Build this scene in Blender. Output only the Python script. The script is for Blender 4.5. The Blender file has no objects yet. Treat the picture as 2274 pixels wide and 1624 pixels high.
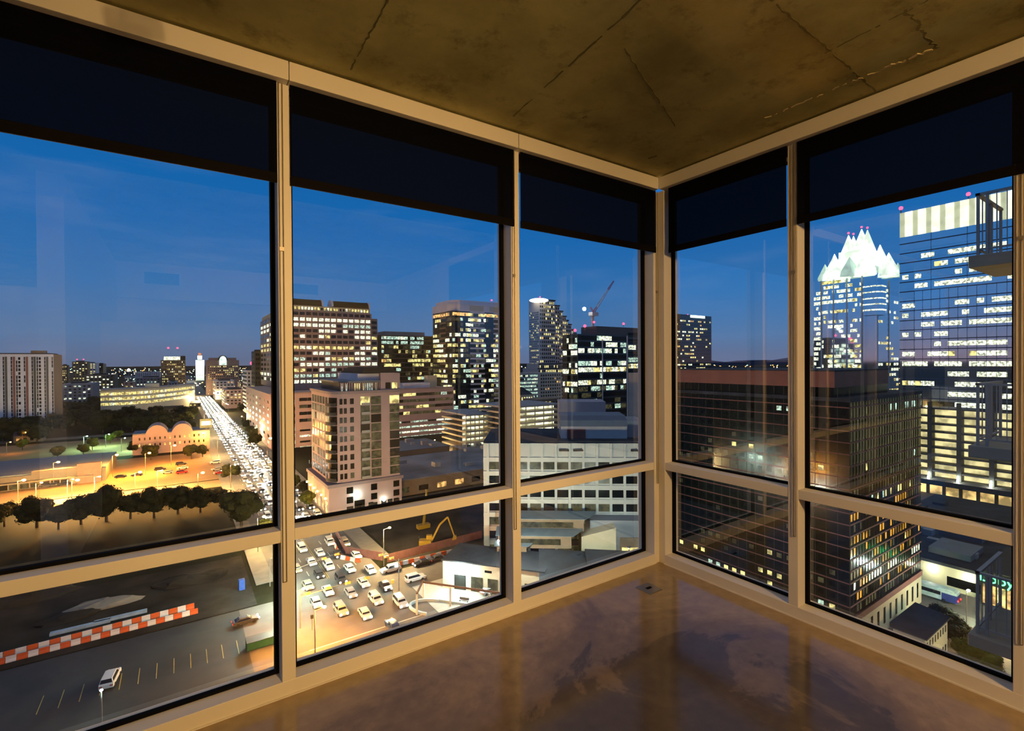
import bpy, math, random
from mathutils import Vector, Matrix
R_ = random.Random(7)
SC = bpy.context.scene
COL = SC.collection

# ------------------------------------------------------------------ camera
EYE = Vector((0.0, 0.0, 1.575))
CR = Vector((0.825706, -0.564065, -0.006328))      # camera right
CD = Vector((-0.009669, -0.002935, -0.999949))     # camera down
CF = Vector((0.564018, 0.825725, -0.007878))       # camera forward
FPX = 1084.13
cam_data = bpy.data.cameras.new('camera')
cam_data.sensor_width = 36.0
cam_data.lens = FPX / 2274.0 * 36.0
cam_data.clip_start = 0.02
cam_data.clip_end = 20000
cam = bpy.data.objects.new('camera', cam_data)
COL.objects.link(cam)
_u, _b = -CD, -CF
cam.matrix_world = Matrix(((CR.x, _u.x, _b.x, EYE.x), (CR.y, _u.y, _b.y, EYE.y), (CR.z, _u.z, _b.z, EYE.z), (0, 0, 0, 1)))
SC.camera = cam
SC.view_settings.view_transform = 'Standard'
SC.view_settings.look = 'None'
SC.view_settings.gamma = 1
SC.view_settings.exposure = 0.0
SC.view_settings.use_curve_mapping = False
SC.cycles.max_bounces = 7
SC.cycles.diffuse_bounces = 3
SC.cycles.glossy_bounces = 3
SC.cycles.transparent_max_bounces = 12
SC.cycles.sample_clamp_indirect = 4.0
SC.cycles.caustics_reflective = False
SC.cycles.caustics_refractive = False

# ------------------------------------------------------------------ dusk sky
W = bpy.data.worlds.new('dusk_sky')
SC.world = W
W.use_nodes = True
nt = W.node_tree
nt.nodes.clear()
out = nt.nodes.new('ShaderNodeOutputWorld')
bg = nt.nodes.new('ShaderNodeBackground')
tc = nt.nodes.new('ShaderNodeTexCoord')
sp = nt.nodes.new('ShaderNodeSeparateXYZ')
nt.links.new(tc.outputs['Generated'], sp.inputs[0])
rmp = nt.nodes.new('ShaderNodeValToRGB')
nt.links.new(sp.outputs['Z'], rmp.inputs[0])
els = rmp.color_ramp.elements
els[0].position = 0.0
els[0].color = (.125, .165, .29, 1)
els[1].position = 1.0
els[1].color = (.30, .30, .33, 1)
for p_, c_ in ((.05, (.090, .200, .41)), (.13, (.040, .185, .48)), (.24, (.013, .155, .49)), (.37, (.006, .140, .46)), (.52, (.10, .15, .28)), (.70, (.27, .27, .31))):  # grey stops above the view are added to lift the outdoor light
    e_ = els.new(p_)
    e_.color = c_ + (1,)
# a warm band low in the west, away from the windows
wr = nt.nodes.new('ShaderNodeValToRGB')
nt.links.new(sp.outputs['Z'], wr.inputs[0])
we = wr.color_ramp.elements
we[0].position = 0.0
we[0].color = (.30, .20, .25, 1)
we[1].position = .22
we[1].color = (.030, .19, .50, 1)
e_ = we.new(.035)
e_.color = (.19, .20, .33, 1)
e_ = we.new(.09)
e_.color = (.06, .20, .47, 1)
wm = nt.nodes.new('ShaderNodeMath')
wm.operation = 'MULTIPLY_ADD'
wm.use_clamp = True
wm.inputs[1].default_value = -2.2
wm.inputs[2].default_value = -0.9
nt.links.new(sp.outputs['X'], wm.inputs[0])
mx1 = nt.nodes.new('ShaderNodeMixRGB')
nt.links.new(wm.outputs[0], mx1.inputs[0])
nt.links.new(rmp.outputs[0], mx1.inputs[1])
nt.links.new(wr.outputs[0], mx1.inputs[2])
# faint streaks of cloud
mp = nt.nodes.new('ShaderNodeMapping')
mp.inputs['Scale'].default_value = (1.6, 1.6, 9.0)
mp.inputs['Rotation'].default_value = (.10, .12, 0)
nt.links.new(tc.outputs['Generated'], mp.inputs[0])
nz = nt.nodes.new('ShaderNodeTexNoise')
nz.inputs['Scale'].default_value = 2.6
nz.inputs['Detail'].default_value = 5
nt.links.new(mp.outputs[0], nz.inputs[0])
nm = nt.nodes.new('ShaderNodeMapRange')
nm.inputs[1].default_value = .52
nm.inputs[2].default_value = .78
nm.inputs[3].default_value = 0
nm.inputs[4].default_value = .32
nt.links.new(nz.outputs[0], nm.inputs[0])
mx2 = nt.nodes.new('ShaderNodeMixRGB')
nt.links.new(nm.outputs[0], mx2.inputs[0])
nt.links.new(mx1.outputs[0], mx2.inputs[1])
mx2.inputs[2].default_value = (.15, .26, .52, 1)
# below the horizon
gt = nt.nodes.new('ShaderNodeMath')
gt.operation = 'LESS_THAN'
gt.inputs[1].default_value = -0.004
nt.links.new(sp.outputs['Z'], gt.inputs[0])
mx3 = nt.nodes.new('ShaderNodeMixRGB')
nt.links.new(gt.outputs[0], mx3.inputs[0])
nt.links.new(mx2.outputs[0], mx3.inputs[1])
mx3.inputs[2].default_value = (.012, .014, .018, 1)
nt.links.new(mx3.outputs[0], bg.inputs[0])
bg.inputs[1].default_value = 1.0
nt.links.new(bg.outputs[0], out.inputs[0])


def lamp(kind, loc, power, col, size=.2, name='light', parent=None, rot=None, spot=None, blend=.5):
    d = bpy.data.lights.new(name, kind)
    d.energy = power
    d.color = col
    if kind in ('POINT', 'SPOT'):
        d.shadow_soft_size = size
    if kind == 'SPOT':
        d.spot_size = spot
        d.spot_blend = blend
    if kind == 'AREA':
        d.size = size
    o = bpy.data.objects.new(name, d)
    o.location = loc
    if rot is not None:
        o.rotation_euler = rot
    COL.objects.link(o)
    if parent is not None:
        o.parent = parent
    return o


# ------------------------------------------------------------------ helpers
def ray(u, v):
    return CF + CR * ((u - 1137.0) / FPX) + CD * ((v - 812.0) / FPX)


GZ = EYE.z - 52.0          # street level
GR = EYE.z - 61.6          # lower street level to the right


def G(u, v, z=None):
    z = GZ if z is None else z
    r = ray(u, v)
    t = (z - EYE.z) / r.z
    return EYE + r * t


def at(u, v, d):
    return EYE + ray(u, v) * d


def onX(u, X):
    r = ray(u, 812)
    return r.y * X / r.x


def onY(u, Y):
    r = ray(u, 812)
    return r.x * Y / r.y


MATS = {}


def rgb(r, g, b):
    f = lambda c: (c / 255.0 / 12.92) if c <= 10 else ((c / 255.0 + .055) / 1.055) ** 2.4
    return (f(r), f(g), f(b))


def mat(name, col=(.5, .5, .5), rough=.6, metal=0.0, noise=.18, scale=1.0, emit=None, es=0.0, evar=0.0, escale=.4, spec=.4, bump=0.0, alpha=None):
    if name in MATS:
        return MATS[name]
    m = bpy.data.materials.new(name)
    m.use_nodes = True
    n = m.node_tree
    b = n.nodes['Principled BSDF']
    b.inputs['Roughness'].default_value = rough
    b.inputs['Metallic'].default_value = metal
    b.inputs['Specular IOR Level'].default_value = spec
    g = n.nodes.new('ShaderNodeNewGeometry')
    t = n.nodes.new('ShaderNodeTexNoise')
    t.inputs['Scale'].default_value = scale
    t.inputs['Detail'].default_value = 4
    n.links.new(g.outputs['Position'], t.inputs['Vector'])
    mr = n.nodes.new('ShaderNodeMapRange')
    mr.inputs[1].default_value = .3
    mr.inputs[2].default_value = .7
    mr.inputs[3].default_value = 1 - noise
    mr.inputs[4].default_value = 1 + noise
    n.links.new(t.outputs[0], mr.inputs[0])
    x = n.nodes.new('ShaderNodeVectorMath')
    x.operation = 'SCALE'
    x.inputs[0].default_value = col
    n.links.new(mr.outputs[0], x.inputs['Scale'])
    n.links.new(x.outputs[0], b.inputs['Base Color'])
    if bump:
        bp = n.nodes.new('ShaderNodeBump')
        bp.inputs['Strength'].default_value = bump
        bp.inputs['Distance'].default_value = .02
        n.links.new(t.outputs[0], bp.inputs['Height'])
        n.links.new(bp.outputs[0], b.inputs['Normal'])
    if emit:
        b.inputs['Emission Color'].default_value = emit + (1,)
        b.inputs['Emission Strength'].default_value = es
        if evar:
            t2 = n.nodes.new('ShaderNodeTexNoise')
            t2.inputs['Scale'].default_value = escale
            t2.inputs['Detail'].default_value = 3
            n.links.new(g.outputs['Position'], t2.inputs['Vector'])
            m2 = n.nodes.new('ShaderNodeMapRange')
            m2.inputs[1].default_value = .40
            m2.inputs[2].default_value = .60
            m2.inputs[3].default_value = es * (1 - evar)
            m2.inputs[4].default_value = es * (1 + evar * .6)
            n.links.new(t2.outputs[0], m2.inputs[0])
            n.links.new(m2.outputs[0], b.inputs['Emission Strength'])
    MATS[name] = m
    return m


class MB:
    def __init__(s):
        s.v = []
        s.f = []
        s.m = []
        s.mats = []

    def mi(s, m):
        if m not in s.mats:
            s.mats.append(m)
        return s.mats.index(m)

    def quad(s, pts, m):
        n = len(s.v)
        s.v += [tuple(p) for p in pts]
        s.f.append(tuple(range(n, n + len(pts))))
        s.m.append(s.mi(m))

    def box(s, x0, x1, y0, y1, z0, z1, m):
        if x0 > x1: x0, x1 = x1, x0
        if y0 > y1: y0, y1 = y1, y0
        n = len(s.v)
        s.v += [(x0, y0, z0), (x1, y0, z0), (x1, y1, z0), (x0, y1, z0), (x0, y0, z1), (x1, y0, z1), (x1, y1, z1), (x0, y1, z1)]
        k = s.mi(m)
        for q in ((0, 3, 2, 1), (4, 5, 6, 7), (0, 1, 5, 4), (1, 2, 6, 5), (2, 3, 7, 6), (3, 0, 4, 7)):
            s.f.append(tuple(n + i for i in q))
            s.m.append(k)

    def prism(s, pts, z0, z1, m, top=None, ztop=None):
        """pts counter-clockwise xy; top: optional other outline of the same length"""
        n = len(s.v)
        c = len(pts)
        tp = top or pts
        s.v += [(p[0], p[1], z0) for p in pts] + [(p[0], p[1], (ztop[i] if ztop else z1)) for i, p in enumerate(tp)]
        k = s.mi(m)
        for i in range(c):
            j = (i + 1) % c
            s.f.append((n + i, n + j, n + c + j, n + c + i))
            s.m.append(k)
        s.f.append(tuple(n + c + i for i in range(c)))
        s.m.append(k)
        s.f.append(tuple(n + i for i in reversed(range(c))))
        s.m.append(k)

    def extr(s, prof, axis, a0, a1, m):
        """profile of 2-D points swept along an axis: 'x' prof=(y,z), 'y' prof=(x,z)"""
        n = len(s.v)
        c = len(prof)
        for a in (a0, a1):
            for p in prof:
                s.v.append((a, p[0], p[1]) if axis == 'x' else (p[0], a, p[1]))
        k = s.mi(m)
        for i in range(c):
            j = (i + 1) % c
            s.f.append((n + i, n + j, n + c + j, n + c + i))
            s.m.append(k)
        s.f.append(tuple(n + i for i in reversed(range(c))))
        s.m.append(k)
        s.f.append(tuple(n + c + i for i in range(c)))
        s.m.append(k)

    def tube(s, p0, p1, r0, r1, m, seg=8):
        p0, p1 = Vector(p0), Vector(p1)
        d = (p1 - p0).normalized()
        a = d.orthogonal().normalized()
        b = d.cross(a)
        n = len(s.v)
        for p, r in ((p0, r0), (p1, r1)):
            for i in range(seg):
                t = 2 * math.pi * i / seg
                s.v.append(tuple(p + (a * math.cos(t) + b * math.sin(t)) * r))
        k = s.mi(m)
        for i in range(seg):
            j = (i + 1) % seg
            s.f.append((n + i, n + j, n + seg + j, n + seg + i))
            s.m.append(k)
        s.f.append(tuple(n + i for i in reversed(range(seg))))
        s.m.append(k)
        s.f.append(tuple(n + seg + i for i in range(seg)))
        s.m.append(k)

    def ball(s, c, r, m, seg=10, rings=6, sx=1, sy=1, sz=1, rough=0, rnd=None):
        n = len(s.v)
        k = s.mi(m)
        s.v.append((c[0], c[1], c[2] + r * sz))
        for i in range(1, rings):
            ph = math.pi * i / rings
            for j in range(seg):
                t = 2 * math.pi * j / seg
                q = r * (1 + (rnd.uniform(-rough, rough) if rnd else 0))
                s.v.append((c[0] + q * sx * math.sin(ph) * math.cos(t), c[1] + q * sy * math.sin(ph) * math.sin(t), c[2] + q * sz * math.cos(ph)))
        s.v.append((c[0], c[1], c[2] - r * sz))
        last = len(s.v) - 1
        for j in range(seg):
            jj = (j + 1) % seg
            s.f.append((n, n + 1 + j, n + 1 + jj)); s.m.append(k)
            for i in range(rings - 2):
                a = n + 1 + i * seg
                s.f.append((a + j, a + seg + j, a + seg + jj, a + jj)); s.m.append(k)
            a = n + 1 + (rings - 2) * seg
            s.f.append((a + j, last, a + jj)); s.m.append(k)

    def build(s, name, parent=None, bevel=0, smooth=False, loc=None):
        me = bpy.data.meshes.new(name)
        me.from_pydata(s.v, [], s.f)
        for m in s.mats:
            me.materials.append(m)
        me.polygons.foreach_set('material_index', s.m)
        if smooth:
            me.polygons.foreach_set('use_smooth', [True] * len(s.f))
        me.update()
        o = bpy.data.objects.new(name, me)
        COL.objects.link(o)
        if loc is not None:
            o.location = loc
        if parent is not None:
            o.parent = parent
        if bevel:
            b = o.modifiers.new('bevel', 'BEVEL')
            b.width = bevel
            b.segments = 2
            b.limit_method = 'ANGLE'
        return o


def tag(o, label=None, cat=None, group=None, kind=None):
    if label: o['label'] = label
    if cat: o['category'] = cat
    if group: o['group'] = group
    if kind: o['kind'] = kind
    return o


def empty(name, loc=(0, 0, 0), rz=0):
    o = bpy.data.objects.new(name, None)
    o.empty_display_size = .2
    o.location = loc
    o.rotation_euler = (0, 0, rz)
    COL.objects.link(o)
    return o


def struct(mb, name, parent=None, **k):
    o = mb.build(name, parent, **k)
    if parent is None:
        o['kind'] = 'structure'
    return o


def copy_tree(o, parent=None):
    c = o.copy()
    COL.objects.link(c)
    if parent is not None:
        c.parent = parent
    for ch in list(o.children):
        copy_tree(ch, c)
    return c


# ------------------------------------------------------------------ the room
paint = mat('almond_painted_aluminium', (.80, .74, .64), .45, noise=.03, scale=3)
white = mat('white_wall_paint', (.80, .78, .74), .8, noise=.03, scale=1)
gask = mat('black_rubber_gasket', (.004, .004, .005), .8, noise=.1, spec=.05)
chainm = mat('steel_bead_chain', (.35, .30, .24), .4, .6, noise=.1, scale=40)
ZC, ZB, ZT0, ZT1, ZS = 2.984, 2.884, 0.730, 0.787, 0.0725
FY, GY = 2.5, 2.6           # face and glass planes of the window wall ahead
FX, GX = 3.09, 3.19         # the same for the window wall on the right


def glass_mat():
    m = bpy.data.materials.new('clear_window_glass')
    m.use_nodes = True
    n = m.node_tree
    n.nodes.clear()
    o = n.nodes.new('ShaderNodeOutputMaterial')
    mix = n.nodes.new('ShaderNodeMixShader')
    tr = n.nodes.new('ShaderNodeBsdfTransparent')
    tr.inputs[0].default_value = (.95, .97, .965, 1)
    gl = n.nodes.new('ShaderNodeBsdfGlossy')
    gl.inputs['Roughness'].default_value = 0.0
    gl.inputs['Color'].default_value = (.95, .97, 1, 1)
    lw = n.nodes.new('ShaderNodeLayerWeight')
    lw.inputs[0].default_value = .5
    pw = n.nodes.new('ShaderNodeMath')
    pw.operation = 'POWER'
    pw.inputs[1].default_value = 4.0
    n.links.new(lw.outputs['Facing'], pw.inputs[0])
    ma = n.nodes.new('ShaderNodeMath')
    ma.operation = 'MULTIPLY_ADD'
    ma.inputs[1].default_value = .5
    ma.inputs[2].default_value = .13
    n.links.new(pw.outputs[0], ma.inputs[0])
    n.links.new(ma.outputs[0], mix.inputs[0])
    n.links.new(tr.outputs[0], mix.inputs[1])
    n.links.new(gl.outputs[0], mix.inputs[2])
    n.links.new(mix.outputs[0], o.inputs[0])
    return m


GLASS = glass_mat()


def fabric_mat():
    m = bpy.data.materials.new('dark_solar_shade_fabric')
    m.use_nodes = True
    n = m.node_tree
    b = n.nodes['Principled BSDF']
    b.inputs['Base Color'].default_value = (.003, .0032, .0055, 1)
    b.inputs['Roughness'].default_value = .95
    b.inputs['Specular IOR Level'].default_value = .05
    g = n.nodes.new('ShaderNodeNewGeometry')
    w = n.nodes.new('ShaderNodeTexNoise')
    w.inputs['Scale'].default_value = 260
    n.links.new(g.outputs['Position'], w.inputs[0])
    r = n.nodes.new('ShaderNodeMapRange')
    r.inputs[3].default_value = .10
    r.inputs[4].default_value = .155
    n.links.new(w.outputs[0], r.inputs[0])
    tr = n.nodes.new('ShaderNodeBsdfTransparent')
    mx = n.nodes.new('ShaderNodeMixShader')
    n.links.new(r.outputs[0], mx.inputs[0])
    n.links.new(b.outputs[0], mx.inputs[1])
    n.links.new(tr.outputs[0], mx.inputs[2])
    n.links.new(mx.outputs[0], n.nodes['Material Output'].inputs[0])
    return m


FABRIC = fabric_mat()
hemm = mat('dark_brown_hem_bar', (.0025, .0018, .0016), .7, noise=.1, scale=10, spec=.08)


def concrete_floor():
    m = bpy.data.materials.new('polished_stained_concrete_floor')
    m.use_nodes = True
    n = m.node_tree
    b = n.nodes['Principled BSDF']
    g = n.nodes.new('ShaderNodeNewGeometry')
    a = n.nodes.new('ShaderNodeTexNoise')
    a.inputs['Scale'].default_value = 1.15
    a.inputs['Detail'].default_value = 9
    a.inputs['Roughness'].default_value = .62
    a.inputs['Distortion'].default_value = .8
    n.links.new(g.outputs['Position'], a.inputs[0])
    r = n.nodes.new('ShaderNodeValToRGB')
    e = r.color_ramp.elements
    e[0].position = .24
    e[0].color = (.075, .055, .042, 1)
    e[1].position = .80
    e[1].color = (.38, .265, .135, 1)
    for p, c in ((.42, (.095, .070, .052)), (.46, (.17, .120, .082)), (.60, (.22, .150, .085))):
        q = e.new(p)
        q.color = c + (1,)
    sx = n.nodes.new('ShaderNodeSeparateXYZ')
    n.links.new(g.outputs['Position'], sx.inputs[0])

    def mth(op, p, q, clamp=False):
        k = n.nodes.new('ShaderNodeMath')
        k.operation = op
        k.use_clamp = clamp
        for i, z in enumerate((p, q)):
            if z is None: continue
            if isinstance(z, (int, float)): k.inputs[i].default_value = z
            else: n.links.new(z, k.inputs[i])
        return k.outputs[0]
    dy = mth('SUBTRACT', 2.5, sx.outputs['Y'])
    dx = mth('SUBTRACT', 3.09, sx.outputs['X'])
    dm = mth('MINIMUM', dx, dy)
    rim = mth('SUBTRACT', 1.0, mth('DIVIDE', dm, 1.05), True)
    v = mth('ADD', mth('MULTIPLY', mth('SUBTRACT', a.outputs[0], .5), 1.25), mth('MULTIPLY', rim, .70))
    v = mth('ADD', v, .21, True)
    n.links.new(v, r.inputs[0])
    f = n.nodes.new('ShaderNodeTexNoise')
    f.inputs['Scale'].default_value = 14
    f.inputs['Detail'].default_value = 6
    n.links.new(g.outputs['Position'], f.inputs[0])
    mr = n.nodes.new('ShaderNodeMapRange')
    mr.inputs[3].default_value = .7
    mr.inputs[4].default_value = 1.3
    n.links.new(f.outputs[0], mr.inputs[0])
    x = n.nodes.new('ShaderNodeVectorMath')
    x.operation = 'SCALE'
    n.links.new(r.outputs[0], x.inputs[0])
    n.links.new(mr.outputs[0], x.inputs['Scale'])
    n.links.new(x.outputs[0], b.inputs['Base Color'])
    rr = n.nodes.new('ShaderNodeMapRange')
    rr.inputs[3].default_value = .07
    rr.inputs[4].default_value = .20
    n.links.new(a.outputs[0], rr.inputs[0])
    n.links.new(rr.outputs[0], b.inputs['Roughness'])
    b.inputs['Specular IOR Level'].default_value = .6
    bp = n.nodes.new('ShaderNodeBump')
    bp.inputs['Strength'].default_value = .05
    bp.inputs['Distance'].default_value = .01
    n.links.new(f.outputs[0], bp.inputs['Height'])
    n.links.new(bp.outputs[0], b.inputs['Normal'])
    return m


def concrete_ceiling():
    m = bpy.data.materials.new('bare_concrete_ceiling')
    m.use_nodes = True
    n = m.node_tree
    b = n.nodes['Principled BSDF']
    b.inputs['Roughness'].default_value = .85
    b.inputs['Specular IOR Level'].default_value = .2
    g = n.nodes.new('ShaderNodeNewGeometry')
    a = n.nodes.new('ShaderNodeTexNoise')
    a.inputs['Scale'].default_value = 1.7
    a.inputs['Detail'].default_value = 10
    a.inputs['Roughness'].default_value = .65
    n.links.new(g.outputs['Position'], a.inputs[0])
    r = n.nodes.new('ShaderNodeValToRGB')
    e = r.color_ramp.elements
    e[0].position = .33
    e[0].color = (.30, .265, .095, 1)
    e[1].position = .68
    e[1].color = (.56, .50, .20, 1)
    n.links.new(a.outputs[0], r.inputs[0])
    f = n.nodes.new('ShaderNodeTexNoise')
    f.inputs['Scale'].default_value = 5
    f.inputs['Detail'].default_value = 8
    f.inputs['Roughness'].default_value = .75
    n.links.new(g.outputs['Position'], f.inputs[0])
    rf = n.nodes.new('ShaderNodeValToRGB')
    rf.color_ramp.elements[0].position = .30
    rf.color_ramp.elements[0].color = (.45, .42, .38, 1)
    rf.color_ramp.elements[1].position = .46
    rf.color_ramp.elements[1].color = (1, 1, 1, 1)
    n.links.new(f.outputs[0], rf.inputs[0])
    mx = n.nodes.new('ShaderNodeMixRGB')
    mx.blend_type = 'MULTIPLY'
    mx.inputs[0].default_value = .8
    n.links.new(r.outputs[0], mx.inputs[1])
    n.links.new(rf.outputs[0], mx.inputs[2])
    n.links.new(mx.outputs[0], b.inputs['Base Color'])
    bp = n.nodes.new('ShaderNodeBump')
    bp.inputs['Strength'].default_value = .25
    bp.inputs['Distance'].default_value = .01
    n.links.new(f.outputs[0], bp.inputs['Height'])
    n.links.new(bp.outputs[0], b.inputs['Normal'])
    return m


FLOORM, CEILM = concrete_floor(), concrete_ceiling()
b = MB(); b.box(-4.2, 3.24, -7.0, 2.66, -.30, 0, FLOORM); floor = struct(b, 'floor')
b = MB(); b.box(-4.2, 3.24, -7.0, 2.66, ZC, ZC + .3, CEILM); ceiling = struct(b, 'ceiling')
# formwork joints, cracks and ridges in the ceiling slab, following the marks seen
seam = mat('dark_formwork_joint', (.18, .155, .055), .9, noise=.3, scale=9)
ridge = mat('pale_mortar_ridge', (.75, .62, .30), .9, noise=.3, scale=9)


def cpt(u, v):
    return G(u, v, ZC)


def ceil_line(p, q, w, m, h=.002, n=26, jit=.004, gap=0.0):
    bb = MB()
    a, c = cpt(*p), cpt(*q)
    d = (c - a)
    nrm = Vector((-d.y, d.x, 0)).normalized()
    rr = random.Random(int(p[0] + q[1]))
    pts = []
    for i in range(n + 1):
        t = i / n
        pts.append(a + d * t + nrm * rr.uniform(-jit, jit))
    for i in range(n):
        if rr.random() < gap: continue
        ww = w * rr.uniform(.5, 1.3) / 2
        p0, p1 = pts[i], pts[i + 1]
        bb.prism([(p0.x - nrm.x * ww, p0.y - nrm.y * ww), (p0.x + nrm.x * ww, p0.y + nrm.y * ww),
                  (p1.x + nrm.x * ww, p1.y + nrm.y * ww), (p1.x - nrm.x * ww, p1.y - nrm.y * ww)], ZC - h, ZC + .002, m)
    o = bb.build('ceiling_joint', ceiling)
    return o


ceil_line((872, -20), (775, 160), .007, seam, gap=.1)
ceil_line((1445, -20), (1140, 258), .009, seam, gap=.3)
ceil_line((1380, 98), (1500, 280), .007, seam, gap=.1)
ceil_line((1690, -20), (1945, 202), .010, seam, n=40, gap=.08)
ceil_line((2010, 20), (2078, 108), .012, seam, jit=.01, gap=.05)
ceil_line((1832, 118), (2100, -20), .006, seam, gap=.3)
ceil_line((1890, 182), (2070, 108), .012, ridge, h=.004, jit=.012, gap=.2)
ceil_line((1700, 262), (1880, 186), .008, ridge, h=.003, jit=.01, gap=.35)
ceil_line((1440, 352), (1458, 346), .018, seam, n=6, jit=.004)
ceil_line((1294, 262), (1304, 258), .012, seam, n=4, jit=.003)


def wbox(mb, side, t0, t1, d0, d1, z0, z1, m):
    if side == 0:
        mb.box(t0, t1, FY + d0, FY + d1, z0, z1, m)
    else:
        mb.box(FX + d0, FX + d1, t0, t1, z0, z1, m)


trim_no = [0]


def trim(side, t0, t1, d0, d1, z0, z1, bev=.0025):
    trim_no[0] += 1
    mb = MB()
    wbox(mb, side, t0, t1, d0, d1, z0, z1, paint)
    return struct(mb, 'trim_%d' % trim_no[0], bevel=bev)


# soffit boxes under the ceiling, split at their joints
for t0, t1 in ((-4.2, .4335), (.4365, 1.7335), (1.7365, 3.0385)):
    trim(0, t0, t1, -.05, .10, ZB, ZC - .012)
for t0, t1 in ((-3.0, .40), (.403, 2.4485)):
    trim(1, t0, t1, -.05, .10, ZB, ZC - .012)
# upright mullions
for t0, t1 in ((-2.25, -2.19), (-.93, -.87), (.389, .449), (1.708, 1.769)):
    trim(0, t0, t1, 0, .16, 0, ZB)
for t0, t1 in ((1.4625, 1.5205), (.44, .5395), (-.90, -.84)):
    trim(1, t0, t1, 0, .16, 0, ZB)
# corner post, two faces meeting
mb = MB(); mb.box(3.036, 3.09 + .16, 2.5, 2.66, 0, ZB, paint); mb.box(3.09, 3.25, 2.443, 2.5, 0, ZB, paint)
trim_no[0] += 1
struct(mb, 'trim_%d' % trim_no[0], bevel=.0025)
# sills, transoms
BAYS = [(0, -2.19, -.93), (0, -.87, .389), (0, .449, 1.708), (0, 1.769, 3.036), (1, 1.5205, 2.443), (1, .5395, 1.4625), (1, -.84, .44)]
wn = 0
for side, a, c in BAYS:
    trim(side, a, c, .003, .12, ZT0, ZT1)
    wn += 1
    root = MB()
    wbox(root, side, a, c, GY - FY, GY - FY + .024, ZB - .06, ZB, paint)
    w = struct(root, 'window_%d' % wn)
    for z0, z1 in ((ZS, ZT0), (ZT1, ZB - .06)):
        g = MB()
        if side == 0:
            g.quad([(a, GY, z0), (c, GY, z0), (c, GY, z1), (a, GY, z1)], GLASS)
        else:
            g.quad([(GX, a, z0), (GX, a, z1), (GX, c, z1), (GX, c, z0)], GLASS)
        g.build('window_pane', w)
        k = MB()
        gw, d0, d1 = .020, .086, .110
        wbox(k, side, a, a + gw, d0, d1, z0, z1, gask)
        wbox(k, side, c - gw, c, d0, d1, z0, z1, gask)
        wbox(k, side, a + gw, c - gw, d0, d1, z0, z0 + .014, gask)
        wbox(k, side, a + gw, c - gw, d0, d1, z1 - .014, z1, gask)
        k.build('gasket', w)
trim(0, -4.2, 3.036, -.001, .16, 0, ZS)
trim(1, -3.0, 2.443, -.001, .16, 0, ZS)
mb = MB(); mb.box(-4.2, 3.05, 2.492, 2.4995, 0, .006, paint); struct(mb, 'baseboard_ahead')
mb = MB(); mb.box(3.082, 3.0895, -3.0, 2.45, 0, .008, paint); struct(mb, 'baseboard_right')

# roller shades
SH = [(0, -2.18, -.94, 2.415, 'leftmost dark roller shade, beyond the left mullion, half lowered'),
      (0, -.875, .387, 2.413, 'dark roller shade over the left window above the long view of the avenue'),
      (0, .444, 1.722, 2.411, 'dark roller shade over the middle window above the lit office towers'),
      (0, 1.772, 3.050, 2.409, 'dark roller shade on the left of the corner, above the stepped tower and crane'),
      (1, 1.5225, 2.392, 2.393, 'narrow dark roller shade just right of the room corner'),
      (1, .42, 1.461, 2.391, 'dark roller shade at the right edge above the glowing crown tower'),
      (1, -.83, .405, 2.391, 'dark roller shade on the right wall beside the post')]
for side, a, c, zb, lab in SH:
    s0 = -.012 if side == 0 else -.010
    r = empty('roller_shade', (((a + c) / 2, FY + s0, zb) if side == 0 else (FX + s0, (a + c) / 2, zb)))
    tag(r, lab, 'shade', 'roller shades on the windows')
    L = (c - a) / 2

    def sb(mb, t0, t1, d0, d1, z0, z1, m):
        if side == 0: mb.box(t0, t1, d0, d1, z0, z1, m)
        else: mb.box(d0, d1, t0, t1, z0, z1, m)
    f = MB(); sb(f, -L, L, 0, .0012, .046, ZB - zb + .02, FABRIC); f.build('fabric', r)
    h = MB(); sb(h, -L, L, -.004, .006, 0, .046, hemm); h.build('hem_bar', r, bevel=.002)
    t = MB()
    if side == 0: t.tube((-L, .030, ZB - zb - .032), (L, .030, ZB - zb - .032), .026, .026, hemm, 14)
    else: t.tube((.030, -L, ZB - zb - .032), (.030, L, ZB - zb - .032), .026, .026, hemm, 14)
    t.build('roller_tube', r)

# bead chains hanging in loops down the mullions
CH = [(0, .404, .545, 'bead chain loop hanging down the left mullion'),
      (0, 1.722, .53, 'bead chain loop hanging down the mullion between middle and corner windows'),
      (0, 3.072, .62, 'bead chain loop hanging in the room corner'),
      (1, 1.482, .50, 'bead chain loop hanging on the mullion right of the corner'),
      (1, .515, .30, 'bead chain loop hanging on the post at the right edge')]
for side, t, zb, lab in CH:
    c = MB()
    for s in (-1, 1):
        for i in range(1):
            if side == 0: c.tube((t + s * .008, FY - .006, zb), (t + s * .008, FY - .006, ZB), .0022, .0022, chainm, 6)
            else: c.tube((FX - .006, t + s * .008, zb), (FX - .006, t + s * .008, ZB), .0022, .0022, chainm, 6)
    if side == 0: c.tube((t - .008, FY - .006, zb), (t + .008, FY - .006, zb), .0022, .0022, chainm, 6)
    else: c.tube((FX - .006, t - .008, zb), (FX - .006, t + .008, zb), .0022, .0022, chainm, 6)
    # clip holding the loop to the frame
    o = c.build('shade_chain')
    tag(o, lab, 'chain', 'shade pull chains')
    k = MB()
    zz = 2.10
    if side == 0: k.box(t - .010, t + .010, FY - .009, FY, zz, zz + .018, chainm)
    else: k.box(FX - .009, FX, t - .010, t + .010, zz, zz + .018, chainm)
    k.build('clip', o)

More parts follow.
